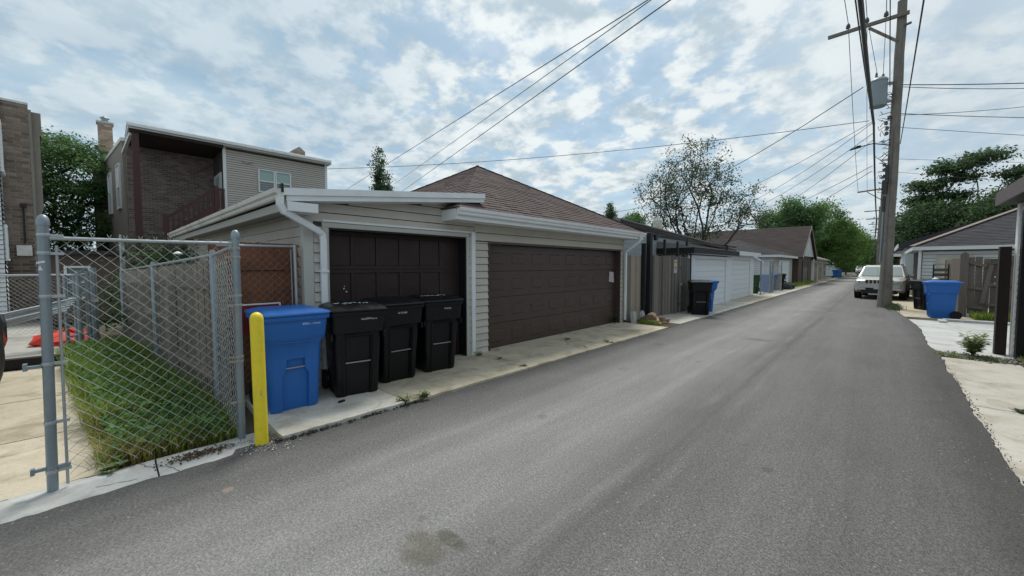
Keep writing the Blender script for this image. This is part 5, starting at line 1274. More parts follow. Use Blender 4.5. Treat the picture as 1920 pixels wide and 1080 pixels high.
ff = thing('back_fence', 'chain link cross fence far behind the pad in front of the brick building', 'fence', (-14, -1.2, 0))
part('rail', MB().tube([(-14, -2.6, 1.45), (-14, -.3, 1.44)], .025, 8), 'galv_pipe', ff)
part('wire_mesh', mesh_wire(MB(), (-14, -2.6), (0, 1), 2.3, .1, 1.45, .09, .003, False, .004, 6), 'wire', ff, kind='stuff')
for y in (-2.6, -.3): part('post', MB().tube([(-14, y, 0), (-14, y, 1.5)], .03, 8), 'galv', ff)
solo('flag_pole', MB().tube([(-14.0, .235, 0), (-14.0, .235, 2.45)], .024, 8), 'galv_pipe', 'thin pale pole standing behind the chain link fence', 'pole')
bh = thing('bird_house', 'small white bird feeder on a post above the grey fence', 'bird feeder', (-9, .86, 0))
part('post', MB().tube([(-9, .86, 0), (-9, .86, 1.66)], .025, 8), 'white', bh); part('house', MB().mm(-9.05, -8.95, .80, .92, 1.66, 1.86), 'green', bh); part('roof', MB().lathe((-9, .86, 1.86), [(.07, 0), (.065, .02), (.015, .05)], 10), 'alu', bh)
sd = thing('shed', 'dark brown shed with a white framed window behind the far chain link fence', 'shed', (-17, -.6, 0))
part('wall', MB().mm(-20, -17, -1.15, .3, 0, 2.0), 'brick_dk', sd); window(sd, Matrix.Translation((-16.98, -.62, .75)) @ rot('Z', 90), .42, .85, upper='glass'); part('roof', MB().mm(-20.2, -16.8, -1.25, .4, 2.0, 2.1), 'shingle_dk', sd)

def suv(label, matn, loc, rz, name='parked_car', wid=1.86, top=1.70, group=None, grille=True, cat='car', gl='carglass_reflect'):
    o = thing(name, label, cat, loc, rz, group); hw = wid / 2
    def sec(y, w_, zb, zs, zt, r=.07): # ring in xz at y
        return [(-w_ + .05, y, zb), (w_ - .05, y, zb), (w_, y, zb + .12), (w_, y, zs - .18), (w_ - .02, y, zs - .06), (w_ - .09, y, zt - .01), (w_ * .55, y, zt + .012), (0, y, zt + .02), (-w_ * .55, y, zt + .012), (-w_ + .09, y, zt - .01), (-w_ + .02, y, zs - .06), (-w_, y, zs - .18), (-w_, y, zb + .12)]
    mb = MB().loft([sec(.10, hw * .86, .50, .98, .93), sec(.16, hw * .93, .44, 1.0, .97), sec(.45, hw * .985, .34, 1.03, 1.03), sec(1.25, hw, .30, 1.08, 1.10), sec(1.5, hw, .30, 1.10, 1.10), sec(4.4, hw, .30, 1.08, 1.08), sec(4.62, hw * .95, .36, 1.02, 1.02)])
    body = part('body', mb, matn, o, local=True, smooth=True)
    b0, t0 = 1.09, top; bx, tx = hw - .05, hw - .23
    cab = MB().loft([[(-bx, 1.22, b0), (bx, 1.22, b0), (bx, 4.5, b0), (-bx, 4.5, b0)], [(-tx - .03, 1.92, t0 - .08), (tx + .03, 1.92, t0 - .08), (tx + .03, 4.25, t0 - .08), (-tx - .03, 4.25, t0 - .08)], [(-tx + .06, 2.05, t0), (tx - .06, 2.05, t0), (tx - .06, 4.15, t0), (-tx + .06, 4.15, t0)]])
    part('roof', cab, matn, o, local=True, bevel=.03)
    def quad_on(p, out, off=.008): 
        v = [Vector(q) + Vector(out) * off for q in p]; return MB().add(v + [q - Vector(out) * .006 for q in v], [(0, 1, 2, 3), (7, 6, 5, 4), (0, 4, 5, 1), (1, 5, 6, 2), (2, 6, 7, 3), (3, 7, 4, 0)])
    L = lambda a, b, t: tuple(a[i] + (b[i] - a[i]) * t for i in range(3))
    A, B, C_, D = (-bx, 1.22, b0), (bx, 1.22, b0), (tx + .03, 1.92, t0 - .08), (-tx - .03, 1.92, t0 - .08)
    q = [L(L(A, D, .10), L(B, C_, .10), .06), L(L(A, D, .10), L(B, C_, .10), .94), L(L(A, D, .95), L(B, C_, .95), .95), L(L(A, D, .95), L(B, C_, .95), .05)]
    part('windscreen', quad_on(q, (0, -.66, .75), .022), gl, o, local=True)
    for s in (-1, 1):
        for y0, y1, k0 in ((1.75, 2.75, .0), (2.83, 3.55, .0), (3.63, 4.3, 0)):
            yb0 = y0 - (.18 if y0 < 2 else 0); z0_, z1_ = b0 + .06, t0 - .12; xx0, xx1 = bx - .025, tx + .045
            qq = [(s * xx0, yb0, z0_), (s * xx0, y1, z0_), (s * xx1, min(y1, 4.18), z1_), (s * xx1, y0 + (.22 if y0 < 2 else 0), z1_)]
            part('side_window', quad_on(qq, (s, 0, .25), .02), gl, o, local=True)
        mr = part('mirror', MB().box((s * (hw + .12), 1.55, 1.17), (.22, .12, .16)), 'plast_dk', o, local=True, bevel=.03)
        part('mirror_cap', MB().box((s * (hw + .13), 1.475, 1.19), (.18, .02, .11)), matn, mr, local=True, bevel=.008)
        part('roof_rail', MB().tube([(s * (tx - .05), 2.1, t0 - .02), (s * (tx - .05), 2.2, t0 + .05), (s * (tx - .05), 4.0, t0 + .05), (s * (tx - .05), 4.1, t0 - .02)], .018, 6), 'plast_dk', o, local=True)
        hl = part('headlight', MB().loft([[(s * .50, .085, .80), (s * .82, .155, .80), (s * .84, .19, .95), (s * .52, .11, .95)], [(s * .50, .30, .80), (s * .82, .34, .80), (s * .84, .36, .95), (s * .52, .30, .95)]]), 'lamp', o, local=True, bevel=.012)
        for cx, cy in ((.59, .085), (.73, .112)): part('lens', MB().tube([(s * cx, cy + .02, .875), (s * cx, cy - .012, .875)], .055, 14), 'chrome', hl, local=True, smooth=True)
        part('fog_lamp', MB().tube([(s * .66, .02, .535), (s * .66, -.02, .535)], .05, 12), 'lamp', o, local=True, smooth=True)
        for yy in (.93, 3.7):
            wl = part('wheel', MB().lathe((0, 0, 0), [(.2, -.11), (.35, -.115), (.375, -.08), (.375, .08), (.35, .115), (.2, .11)], 24), 'rubber', o, local=True, smooth=True)
            wl.data.transform(Matrix.Translation((s * (hw - .13), yy, .375)) @ rot('Y', 90))
            rm = MB().lathe((0, 0, 0), [(.22, .118), (.235, .10), (.235, -.1), (.22, -.118)], 20)
            for k in range(5): rm.box((.12 * math.cos(k * 1.2566), .12 * math.sin(k * 1.2566), .119), (.22, .05, .02), rot('Z', math.degrees(k * 1.2566))); rm.box((.12 * math.cos(k * 1.2566), .12 * math.sin(k * 1.2566), -.119), (.22, .05, .02), rot('Z', math.degrees(k * 1.2566)))
            r_ = part('rim', rm, 'rim', wl, local=True); r_.data.transform(Matrix.Translation((s * (hw - .13), yy, .375)) @ rot('Y', 90))
            ar = part('wheel_arch', MB().lathe((0, 0, 0), [(.43, 0), (.44, .02), (.375, .03)], 22), 'plast_dk', o, local=True); ar.data.transform(Matrix.Translation((s * (hw - .012), yy, .40)) @ rot('Y', 90 * s))
    bm = MB().loft([[(x * 1.0, y, z) for x, y in ((-hw * .95, .22), (-hw * .80, .03), (-.3, -.04), (.3, -.04), (hw * .80, .03), (hw * .95, .22), (hw * .9, .4), (-hw * .9, .4))] for z in (.58, .78)])
    part('bumper', bm, matn, o, local=True, bevel=.02)
    lo_ = MB().loft([[(x, y, z) for x, y in ((-.66, .3), (-.60, .08), (-.3, .0), (.3, .0), (.60, .08), (.66, .3), (.6, .42), (-.6, .42))] for z in (.30, .575)])
    part('lower_valance', lo_, 'plast_dk', o, local=True)
    part('lower_bumper', MB().mm(-.80, -.47, .0, .16, .48, .575).mm(.47, .80, .0, .16, .48, .575), matn, o, local=True, bevel=.01)
    part('number_plate', MB().mm(-.17, .17, -.062, -.050, .52, .68), 'plate', o, local=True)
    if grille:
        gr = part('grille', MB().mm(-.50, .50, .075, .12, .78, .98), 'jeep', o, local=True, bevel=.008)
        for k in range(7): piece2 = part('slot', MB().mm(-.435 + k * .145 - .05, -.435 + k * .145 + .05, .066, .076, .795, .965), 'plast_dk', gr, local=True, bevel=.006)
        part('chrome_strip', MB().bar((-.80, .05, .79), (-.3, -.05, .79), .03, .018).bar((-.3, -.05, .79), (.3, -.05, .79), .03, .018).bar((.3, -.05, .79), (.8, .05, .79), .03, .018), 'chrome', o, local=True)
    return o
suv('silver sport utility car parked facing the camera behind the utility pole', 'jeep', (-.02, 25.9, 0), R(-4))
suv('black car on the tan pad, only its wheel and mirror at the left edge', 'carblack', (-9.6, -1.88, 0), R(-101), grille=False, gl='glass')
suv('small white car parked far down the alley beside the trees', 'jeep', (-2.4, 96, 0), R(0), grille=False)

# ------------------------------------------------------------------ right side: fence, garages, timber, rack
rf = thing('broken_fence', 'broken grey plank fence with sagging rails behind the large blue cart', 'fence', (1.97, 19.4, 0))
part('post', MB().mm(1.90, 2.08, 19.26, 19.42, 0, 2.04).prism([(1.90, 2.04), (2.08, 2.04), (1.99, 2.12)], 'y', 19.26, 19.42), 'fence_wood_r', rf, bevel=.006)
x = 2.09; i = 0
while x < 3.3:
    h = 1.86 + rng.uniform(-.03, .03) - max(0, .10 - .3 * abs(x - 2.5))
    tilt = rng.uniform(-1.2, 1.2)
    piece('plank', (.15, .022, round(h, 2)), 'fence_wood_r', rf, Vector((x + .075, 19.42, h / 2 + .10)), rot('Y', tilt)); x += .157; i += 1
for z0, z1, y in ((1.80, 1.64, 19.36), (.98, .90, 19.36), (.33, .30, 19.36)): part('rail', MB().bar((2.08, y, z0), (2.46, y, z1), .04, .09), 'fence_wood_r', rf)
for z in (1.76, 1.06, .42): part('rail', MB().bar((2.50, 19.36, z), (3.3, 19.36, z + .01), .04, .085), 'fence_wood_r', rf)
part('brace', MB().bar((2.40, 19.345, .45), (2.56, 19.345, 1.70), .04, .10), 'fence_wood_r', rf)
y = 19.44
while y < 24.2:
    h = 1.83 + rng.uniform(-.02, .02); piece('plank', (.022, .15, round(h, 2)), 'fence_wood_r', rf, Vector((1.99, y + .075, h / 2 + .08))); y += .158
part('bolt_plate', MB().mm(2.63, 2.65, 19.335, 19.345, 1.28, 1.33).mm(2.63, 2.65, 19.335, 19.345, 1.10, 1.13).mm(2.80, 2.82, 19.335, 19.345, 1.28, 1.33).mm(2.80, 2.82, 19.335, 19.345, 1.10, 1.13), 'white', rf)
tp = solo('timber_post', MB().mm(1.60, 1.74, 11.42, 11.57, -.05, 2.01), 'timber_dk', 'dark brown square timber post at the corner of the right edge garage', 'post', bevel=.006)
tp = solo('timber_post', MB().mm(1.83, 1.92, 11.75, 11.84, -.05, 2.03), 'fence_wood_dk', 'thin grey timber post just behind the dark brown square post', 'post', bevel=.005)
# garage at the right edge
rg = thing('garage', 'garage with brown eave and open dark doorway at the right edge', 'garage', (1.8, 9, 0))
part('wall', MB().mm(1.83, 1.93, 11.27, 11.415, 0, 2.80).mm(1.83, 1.93, 4.2, 11.27, 2.62, 2.80).mm(1.83, 8, 11.42, 11.5, 0, 2.80), 'soffit', rg)
lap_boards(rg, 'siding_b', (1.82, 11.28), (1.82, 11.36), .03, 2.62, .128, (-1, 0))
lap_boards(rg, 'siding_b', (1.82, 4.2), (1.82, 11.36), 2.63, 2.80, .128, (-1, 0))
lap_boards(rg, 'siding_b', (1.9, 11.51), (6, 11.51), .03, 2.8, .128, (0, 1))
part('corner_trim', MB().mm(1.785, 1.88, 11.37, 11.54, 0, 2.79), 'bright_trim', rg, bevel=.004)
part('end_wall', MB().mm(1.84, 8, 4.05, 4.19, 0, 2.8), 'siding_b', rg)
part('door_trim', MB().mm(1.80, 1.95, 11.13, 11.268, 0, 2.61).mm(1.80, 1.95, 4.2, 11.13, 2.50, 2.615), 'blackpaint', rg, bevel=.004)
rdr = part('door', MB().mm(1.99, 2.03, 4.2, 11.12, 0, 2.5), 'door_dark', rg)
for j in range(4):
    for i in range(8): piece('door_panel', (.02, .66, .44), 'door_dark', rdr, Vector((1.985, 4.65 + i * .80, .33 + j * .61)))
part('roof', MB().loft([[(1.585, y, 2.90), (1.585, y, 3.05), (4.6, y, 4.55), (8.2, y, 3.05), (8.2, y, 2.90)] for y in (4.0, 11.70)]), 'shingle_br', rg)
part('fascia', MB().mm(1.55, 1.584, 4.0, 11.72, 2.79, 3.03), 'eave_brown', rg)
part('soffit', MB().mm(1.585, 1.85, 4.0, 11.70, 2.80, 2.82), 'plast_dk', rg)
part('rake_board', MB().bar((1.57, 11.735, 2.93), (4.6, 11.735, 4.45), .03, .2), 'eave_brown', rg)
# hip roofed garages beyond the broken fence
r2g = thing('garage', 'pale sided garage with charcoal hip roof and tan hip cap behind the broken fence', 'garage', (4, 28, 0))
part('wall', MB().mm(1.34, 8, 24.7, 31.0, 0, 2.40), 'lap_shade_backing', r2g)
part('siding', boards_joined(MB(), (1.34, 24.69), (8, 24.69), .05, 2.4, .15, (0, -1)), 'siding_w', r2g, kind='stuff')
part('fascia', MB().mm(1.0, 8.3, 24.32, 24.36, 2.34, 2.50).mm(1.0, 1.04, 24.36, 31.4, 2.34, 2.50), 'white', r2g)
part('soffit', MB().mm(1.04, 8.3, 24.36, 31.3, 2.34, 2.36), 'soffit', r2g)
part('downspout', MB().bar((1.25, 24.55, .1), (1.25, 24.55, 2.35), .10, .09), 'white', r2g)
part('door_trim', MB().mm(1.75, 1.85, 24.62, 24.68, 0, 2.1).mm(2.7, 2.8, 24.62, 24.68, 0, 2.1).mm(1.85, 2.7, 24.62, 24.68, 2.0, 2.1), 'trim_g', r2g)
part('door', MB().mm(1.85, 2.7, 24.65, 24.685, 0, 2.0), 'siding', r2g)
ev = [(.98, 24.3, 2.505), (.98, 31.4, 2.505), (8.4, 31.4, 2.505), (8.4, 24.3, 2.505)]; ap = (4.7, 27.9, 4.35)
part('roof', MB().add(ev + [ap], [(0, 1, 4), (1, 2, 4), (2, 3, 4), (3, 0, 4), (3, 2, 1, 0)]), 'shingle_dk', r2g)
shingles(r2g, 'shingle_dk', (ev[3], ev[0], ap, ap), .15, .4, 21); shingles(r2g, 'shingle_dk', (ev[0], ev[1], ap, ap), .15, .4, 22)
hc = MB()
for i in range(22):
    p, q = Vector(ev[0]).lerp(Vector(ap), i / 22), Vector(ev[0]).lerp(Vector(ap), (i + 1.15) / 22); hc.bar(p + Vector((0, 0, .03)), q + Vector((0, 0, .018)), .22, .02)
part('hip_cap', hc, 'ridge_tan', r2g, kind='stuff')
r3g = thing('garage', 'white garage with projecting white fascia beyond the tan hip roofed garage', 'garage', (4, 34, 0))
part('wall', MB().mm(1.05, 8, 32.2, 38.5, 0, 2.75), 'siding_w', r3g)
part('siding', boards_joined(MB(), (1.05, 32.19), (8, 32.19), .05, 2.7, .16, (0, -1)), 'siding_w', r3g, kind='stuff')
part('roof', MB().prism([(.75, 2.72), (.75, 2.95), (4.5, 4.4), (8.3, 2.95), (8.3, 2.72)], 'y', 31.8, 38.9), 'shingle_dk', r3g)
part('fascia', MB().mm(.70, .745, 31.75, 38.95, 2.70, 2.93), 'white', r3g)
sect_door(r3g, 1.02, 33.2, 36.4, 2.1)
r4g = thing('garage', 'dark roofed garage with white fascia seen past the silver car', 'garage', (4, 50, 0))
part('wall', MB().mm(1.2, 8, 46, 56, 0, 2.5), 'brick_dk', r4g)
part('fascia', MB().mm(.8, 8.2, 45.55, 45.6, 2.45, 2.7).mm(.75, .8, 45.6, 56.4, 2.45, 2.7), 'white', r4g)
part('roof', MB().add([(.75, 45.5, 2.71), (.75, 56.4, 2.71), (8.3, 56.4, 2.71), (8.3, 45.5, 2.71), (4.5, 51, 4.9)], [(0, 1, 4), (1, 2, 4), (2, 3, 4), (3, 0, 4)]), 'shingle_dk', r4g)
rk = thing('metal_rack', 'dark slatted metal rack standing beside the tan garage door', 'rack', (2.2, 24.0, 0))
for x_ in (1.52, 1.92): part('leg', MB().mm(x_, x_ + .04, 22.6, 22.64, 0, 1.75), 'plast_dk', rk)
for k in range(6): piece('slat', (.40, .03, .12), 'fence_wood_dk', rk, Vector((1.74, 22.62, .55 + k * .19)))
part('frame', MB().bar((1.52, 22.6, 1.72), (1.94, 22.6, 1.72), .03, .04), 'bar', rk)
solo('white_lantern', MB().lathe((1.56, 21.9, 1.10), [(.05, 0), (.09, .03), (.09, .07), (.03, .11)], 12).tube([(1.56, 21.9, 0), (1.56, 21.9, 1.1)], .015, 6), 'white', 'small white topped lantern stake behind the large blue cart', 'lantern')

# ------------------------------------------------------------------ utility poles, transformer, cables
def pole(label, base, top, r0, r1, name='utility_pole'):
    o = thing(name, label, 'utility pole', base, 0, 'utility poles along the alley'); b, t = Vector(base), Vector(top); b = b - Vector((0, 0, .1)); k = 12; r = random.Random(1)
    part('shaft', MB().tube([b.lerp(t, i / k) + Vector((r.uniform(-.01, .01), r.uniform(-.01, .01), 0)) for i in range(k + 1)], [r0 + (r1 - r0) * i / k + (.045 if i == 0 else .02 if i == 1 else 0) for i in range(k + 1)], 20), 'pole', o, smooth=True)
    return o
PB, PT = (.17, 21.3, 0), (.30, 21.24, 11.75)
pl = pole('tall weathered wooden utility pole with a grey transformer at the right edge of the alley', PB, PT, .185, .135)
def pz(z): return Vector(PB).lerp(Vector(PT), z / 11.75)
ca, cb = Vector((-1.88, 21.08, 11.16)), Vector((.50, 21.06, 11.16))
part('crossarm', MB().bar(ca, cb, .10, .13), 'pole', pl, bevel=.008)
part('arm_brace', MB().bar((-.62, 21.09, 11.05), (.18, 21.10, 10.25), .05, .09), 'pole', pl)
for x_ in (-1.25, -.69, -.14):
    ins = part('insulator', MB().lathe((x_, 21.07, 11.23), [(.02, 0), (.02, .05), (.07, .06), (.08, .10), (.055, .12), (.075, .15), (.06, .19), (.035, .24)], 12), 'porcelain', pl, smooth=True)
part('insulator', MB().tube([(.40, 21.1, 10.75), (.56, 21.1, 10.78)], .045, 10), 'porcelain', pl, smooth=True)
tf = part('transformer', MB().lathe((-.26, 21.02, 7.86), [(.22, 0), (.255, .03), (.255, .95), (.27, .96), (.27, 1.02), (.20, 1.10), (.10, 1.14)], 24), 'xfmr', pl, smooth=True)
part('bushing', MB().lathe((-.34, 20.98, 8.96), [(.05, 0), (.035, .05), (.05, .08), (.03, .12), (.045, .15), (.02, .24)], 10).lathe((-.15, 21.0, 8.96), [(.05, 0), (.035, .05), (.05, .08), (.02, .14)], 10), 'porcelain', tf, smooth=True)
for z in (8.72, 8.05): part('hanger', MB().bar((-.05, 21.05, z), (.14, 21.2, z), .06, .10), 'galv', tf)
r = random.Random(12); hw_ = MB()
for i in range(34):
    z = r.uniform(4.6, 8.4); c = pz(z); p = [Vector((c.x - r.uniform(.12, .62), c.y - r.uniform(.08, .2), z + r.uniform(-.25, .25))) for _ in range(4)]
    pts = [c + Vector((-.12, -.1, 0))]; 
    for q in p: pts.append((pts[-1] + q) / 2 + Vector((r.uniform(-.07, .07), 0, r.uniform(-.07, .07))))
    hw_.tube(pts, .012, 5)
part('loose_leads', hw_, 'cable', pl, kind='stuff')
cl_ = MB()
for z in (7.35, 7.15, 6.95, 6.75, 5.55, 5.35, 5.1): c = pz(z); cl_.lathe((c.x - .22 + r.uniform(-.04, .04), c.y - .12, z), [(.03, 0), (.065, .03), (.05, .07), (.065, .11), (.03, .14)], 9)
part('spool_insulators', cl_, 'porcelain', pl, smooth=True, kind='stuff')
bx_ = MB(); c = pz(4.85); bx_.box((c.x - .20, c.y - .12, 4.75), (.14, .12, .55)); c = pz(5.6); bx_.box((c.x - .16, c.y - .14, 5.25), (.10, .1, .7)); c = pz(4.2); bx_.box((c.x - .20, c.y - .10, 4.1), (.07, .07, .6))
part('splice_box', bx_, 'cable', pl, bevel=.01)
part('conduit', MB().tube([pz(1.8) + Vector((-.20, -.06, 0)), pz(4.4) + Vector((-.18, -.06, 0))], .03, 8), 'galv', pl)
part('ground_wire', MB().tube([pz(.1) + Vector((-.05, -.21, 0)), pz(7.0) + Vector((-.03, -.175, 0))], .006, 5), 'cable', pl)
part('street_lamp', MB().tube([pz(6.35) + Vector((-.1, -.1, 0)), (-.35, 21.0, 6.48), (-.75, 20.95, 6.42)], .02, 6).prism([(-1.05, 6.34), (-.70, 6.40), (-.70, 6.46), (-.8, 6.47)], 'y', 20.87, 21.03), 'plast_dk', pl)
p2 = pole('second utility pole with one crossarm behind the silver car', (-.05, 45, 0), (.0, 45, 8.7), .17, .13)
part('crossarm', MB().bar((-1.62, 44.85, 8.0), (.12, 44.85, 8.12), .09, .11), 'pole', p2)
part('arm_brace', MB().bar((-1.0, 44.85, 7.95), (-.1, 44.85, 7.2), .04, .06), 'pole', p2)
part('transformer', MB().lathe((.30, 44.8, 6.2), [(.2, 0), (.23, .03), (.23, .8), (.15, .9)], 14), 'xfmr', p2, smooth=True)
for i, (y, h) in enumerate(((68, 9.2), (92, 9.4), (118, 9.6))):
    p3 = pole(['third utility pole down the alley with two crossarms', 'fourth utility pole down the alley with two crossarms', 'farthest utility pole at the end of the alley'][i], (-.25 - i * .1, y, 0), (-.2 - i * .1, y, h), .17, .13)
    part('crossarm', MB().bar((-1.7, y - .15, h - .5), (.6, y - .15, h - .5), .09, .11).bar((-1.5, y - .15, h - 1.5), (.3, y - .15, h - 1.5), .09, .11), 'pole', p3)

def wire(label, a, b, r, sag=.3, matn='cable', group='overhead wires along and across the alley', k=14, name='overhead_wire'):
    a, b = Vector(a), Vector(b); pts = [a.lerp(b, t / k) - Vector((0, 0, sag * 4 * (t / k) * (1 - t / k))) for t in range(k + 1)]
    return solo(name, MB().tube(pts, r, 6), matn, label, 'cable', group, smooth=True)
def beyond(a, b, t): return tuple(b[i] + (b[i] - a[i]) * t for i in range(3))
# service drops from the pole line overhead to the houses at the left
wire('uppermost of the three dark wires falling left towards the poplar', (-0.45, 6.07, 6.18), (-24.0, 10.34, 6.39), .010, .0)
wire('middle of the three dark wires falling left towards the poplar', (-0.45, 5.85, 6.18), (-24.0, 13.61, 7.22), .009, .0)
wire('lowest and thickest of the three dark wires falling left past the poplar', (-0.45, 6.06, 6.18), (-24.0, 14.21, 6.83), .012, .0)
wire('long level wire from the corner of the brick house to the utility pole', (-22.0, 8.42, 6.95), (-.5, 21.2, 7.45), .012, .35, 'cable_lt')
wire('dark wire from the transformer dropping left through the bare tree', (-.72, 21.1, 8.80), (-30, 44.6, 9.72), .018, 2.35)
LW = [(7.42, (-20, 38, 6.6), 1.3, 'highest grey drop wire from the pole into the bare tree'), (7.38, (-16, 41, 6.7), 1.5, 'second grey drop wire from the pole into the bare tree'), (6.95, (-15, 44, 6.4), 1.2, 'third grey drop wire from the pole to the left'), (6.68, (-13, 46, 5.2), .9, 'steep grey drop wire from the pole towards the brown gabled roof'), (5.65, (-16, 52, 6.2), .8, 'low grey drop wire from the pole above the brown gabled roof'), (5.45, (-14, 54, 5.4), .8, 'lowest grey drop wire from the pole towards the far left trees')]
for z, b, sg, lab in LW: wire(lab, (-.35, 21.2, z), b, .011, sg, 'cable_lt')
RW = [(8.60, 8.62, .016, 'cable', 'upper thick twisted wire running right from the pole', .12), (8.52, 8.52, .012, 'cable', 'second strand under the thick wire running right from the pole', .22), (7.46, 7.88, .010, 'cable_lt', 'rising grey wire from the pole to the right edge', .25), (7.52, 7.33, .012, 'cable_lt', 'level grey wire from the pole to the right edge', .10), (7.0, 6.61, .009, 'cable_lt', 'falling grey wire from the pole to the right edge', .03), (5.8, 5.59, .007, 'cable_lt', 'faint upper wire above the right hand trees', .02), (5.3, 4.85, .006, 'cable_lt', 'faint lower wire above the right hand trees', .02)]
for z, ze, r_, mt, lab, sg in RW:
    c = pz(z); a_ = (c.x + .12, c.y, z); wire(lab, a_, lerp(a_, (3.75, 24, ze), 2.4), r_, sg, mt)
# lines running along the alley
wire('thick black trunk cable hanging along the alley before the pole', (-.50, -22, 7.3), (-.36, 21.1, 7.25), .042, 1.2, k=40)
wire('thick black trunk cable beyond the transformer', (-.36, 21.1, 7.25), (-.33, 45, 5.6), .035, .5)
wire('second cable lashed beside the thick trunk cable', (-.66, -22, 7.5), (-.42, 21.1, 7.55), .013, 1.3, k=40)
wire('left primary conductor over the outer insulator', (-1.10, -22.0, 11.4), (-1.25, 21.07, 11.48), .012, .9, 'cable_lt', k=40)
wire('middle primary conductor over the crossarm', (-.62, -22.0, 11.4), (-.69, 21.07, 11.48), .012, .9, 'cable_lt', k=40)
wire('inner primary conductor over the crossarm', (-.10, -22.0, 11.4), (-.14, 21.07, 11.48), .012, .9, 'cable_lt', k=40)
wire('left conductor running on to the second pole', (-1.25, 21.07, 11.48), (-1.58, 44.85, 8.08), .012, .3, 'cable_lt')
wire('middle conductor running on to the second pole', (-.69, 21.07, 11.48), (-1.0, 44.85, 8.1), .010, .3, 'cable_lt')
wire('dark wire slanting from overhead to the middle of the pole', (-.13, 11.0, 10.72), (.05, 21.1, 8.6), .014, .10)
wire('dark wire hanging to the right of the pole top', (.25, -22.0, 6.3), (.41, 21.15, 6.34), .012, .58, k=40)
wire('thin lead from the pole top down to the transformer bushing', (-.69, 21.05, 11.45), (-.33, 20.98, 9.2), .009, .0)
wire('thin lead from the inner insulator down to the transformer', (-.14, 21.05, 11.45), (-.15, 21.0, 9.1), .009, .0)
wire('bundle of cables from the second pole down the alley', (-.33, 45, 5.6), (-.6, 68, 5.6), .05, .5)
wire('far bundle of cables between the distant poles', (-.6, 68, 5.6), (-.7, 118, 6.0), .05, .8)

# ------------------------------------------------------------------ trees and plants
tree('locust_tree', 'tall feathery green tree between the brick building and the brick house', (-31, -1.0, 0),
     [((0, 0, 6.6), (2.6, 2.4, 2.0)), ((.5, -2.2, 5.2), (2.2, 2.2, 2.2)), ((.5, 1.0, 4.4), (2.4, 2.2, 1.8)), ((0, .3, 2.6), (2.2, 2.2, 1.2)), ((0, -1.0, 7.3), (1.8, 1.8, .8))], 2.2, 380, 95, .078, .36, 'leaf', 'bark', 101, flat=.2, fl_sig=.5)
tree('shrub', 'bushy green shrub rising between the wooden fence and the porch stair', (-13.2, 1.0, 0), [((0, 0, 1.45), (.6, .5, .8)), ((.8, .5, 1.3), (.6, .5, .7))], .5, 70, 90, .042, .2, 'leaf_dk', 'bark', 102, rtip=.006, cat='shrub')
tree('shrub', 'dark green hedge shrub behind the left end of the grey fence', (-13.0, .35, 0), [((0, -.1, .75), (.5, .45, .6)), ((1.2, .15, .5), (.5, .3, .45)), ((-2.2, 1.0, 1.2), (1, .9, .9))], .3, 60, 70, .05, .2, 'leaf_dk', 'bark', 112, rtip=.006, cat='shrub')
tree('poplar', 'slim dark poplar rising behind the shed roofed garage', (-25, 13.05, 0), [((0, -.1, 8.4), (.5, .42, 1.5)), ((0, .3, 7.5), (.55, .6, 1.2)), ((0, 0, 6.0), (.7, .7, 1.5))], 7.6, 170, 30, .075, .16, 'leaf_dk', 'bark', 103, rtip=.007)
tree('poplar', 'small dark conical tree far behind the brown hip roof', (-25, 44.2, 0), [((0, -.1, 8.2), (.5, .5, 1.3)), ((0, .5, 7.4), (.8, .7, 1.2))], 7.6, 120, 34, .11, .2, 'leaf_dk', 'bark', 104, rtip=.007)
tree('bushy_tree', 'small round green tree far behind the hip roof and the shed chimney', (-25, 51, 0), [((0, 0, 7.6), (1.6, 1.7, 1.3)), ((0, -1.2, 7.3), (1.0, 1.1, 1.0))], 5.5, 110, 45, .13, .28, 'leaf', 'bark', 105)
tree('sparse_tree', 'dark sparse tree with bare spreading limbs behind the white garages', (-10.6, 32, 0),
     [((0, -.2, 8.6), (3.0, 3.2, 2.9)), ((-2.6, -.3, 7.4), (2.0, 2.2, 2.2)), ((2.4, .5, 6.4), (2.3, 1.8, 1.7)), ((3.3, .6, 5.2), (1.5, 1.4, 1.1)), ((-2.0, 0, 5.6), (2.2, 2.0, 1.2)), ((.6, 0, 4.4), (1.8, 1.8, .9))], 1.7, 640, 19, .085, .25, 'leaf_ol', 'bark', 106, rtip=.009, hollow=.15, sides=5, wander=.06, rmax=.18, pw=2.05, hor=1.1, rise=-.10, limbs=16)
LT = [((-8.0, 58, 0), [((0, 0, 8.2), (1.6, 1.8, 1.9)), ((-2.4, .5, 7.2), (1.5, 1.5, 1.3)), ((2, 0, 7.4), (1.1, 1.5, 1.6)), ((0, 0, 5.4), (3.0, 2.4, 1.6))], 'leaf', 'spreading green tree with sprigged top behind the brown gabled roof', 107),
      ((-6.2, 72, 0), [((0, 0, 8.0), (3.0, 3.0, 3.0)), ((1.8, 0, 5.8), (2.8, 3, 2.6)), ((-1.5, 0, 4.6), (3, 3, 2.6)), ((2.2, 0, 3.2), (2.4, 3, 1.8))], 'leaf_br', 'large bright green tree overhanging the left side of the alley', 108),
      ((-5.6, 86, 0), [((0, 0, 7.0), (3.0, 3.0, 3.0)), ((2.2, 0, 5.2), (2.5, 3, 2.6)), ((1.5, 0, 3.0), (2.6, 3, 1.8))], 'leaf_br', 'second bright green tree leaning over the end of the alley', 109),
      ((-5.0, 104, 0), [((0, 0, 6.4), (3.2, 3, 3.0)), ((2.2, 0, 4.2), (2.8, 3, 2.6))], 'leaf', 'third green tree closing the left end of the alley', 110)]
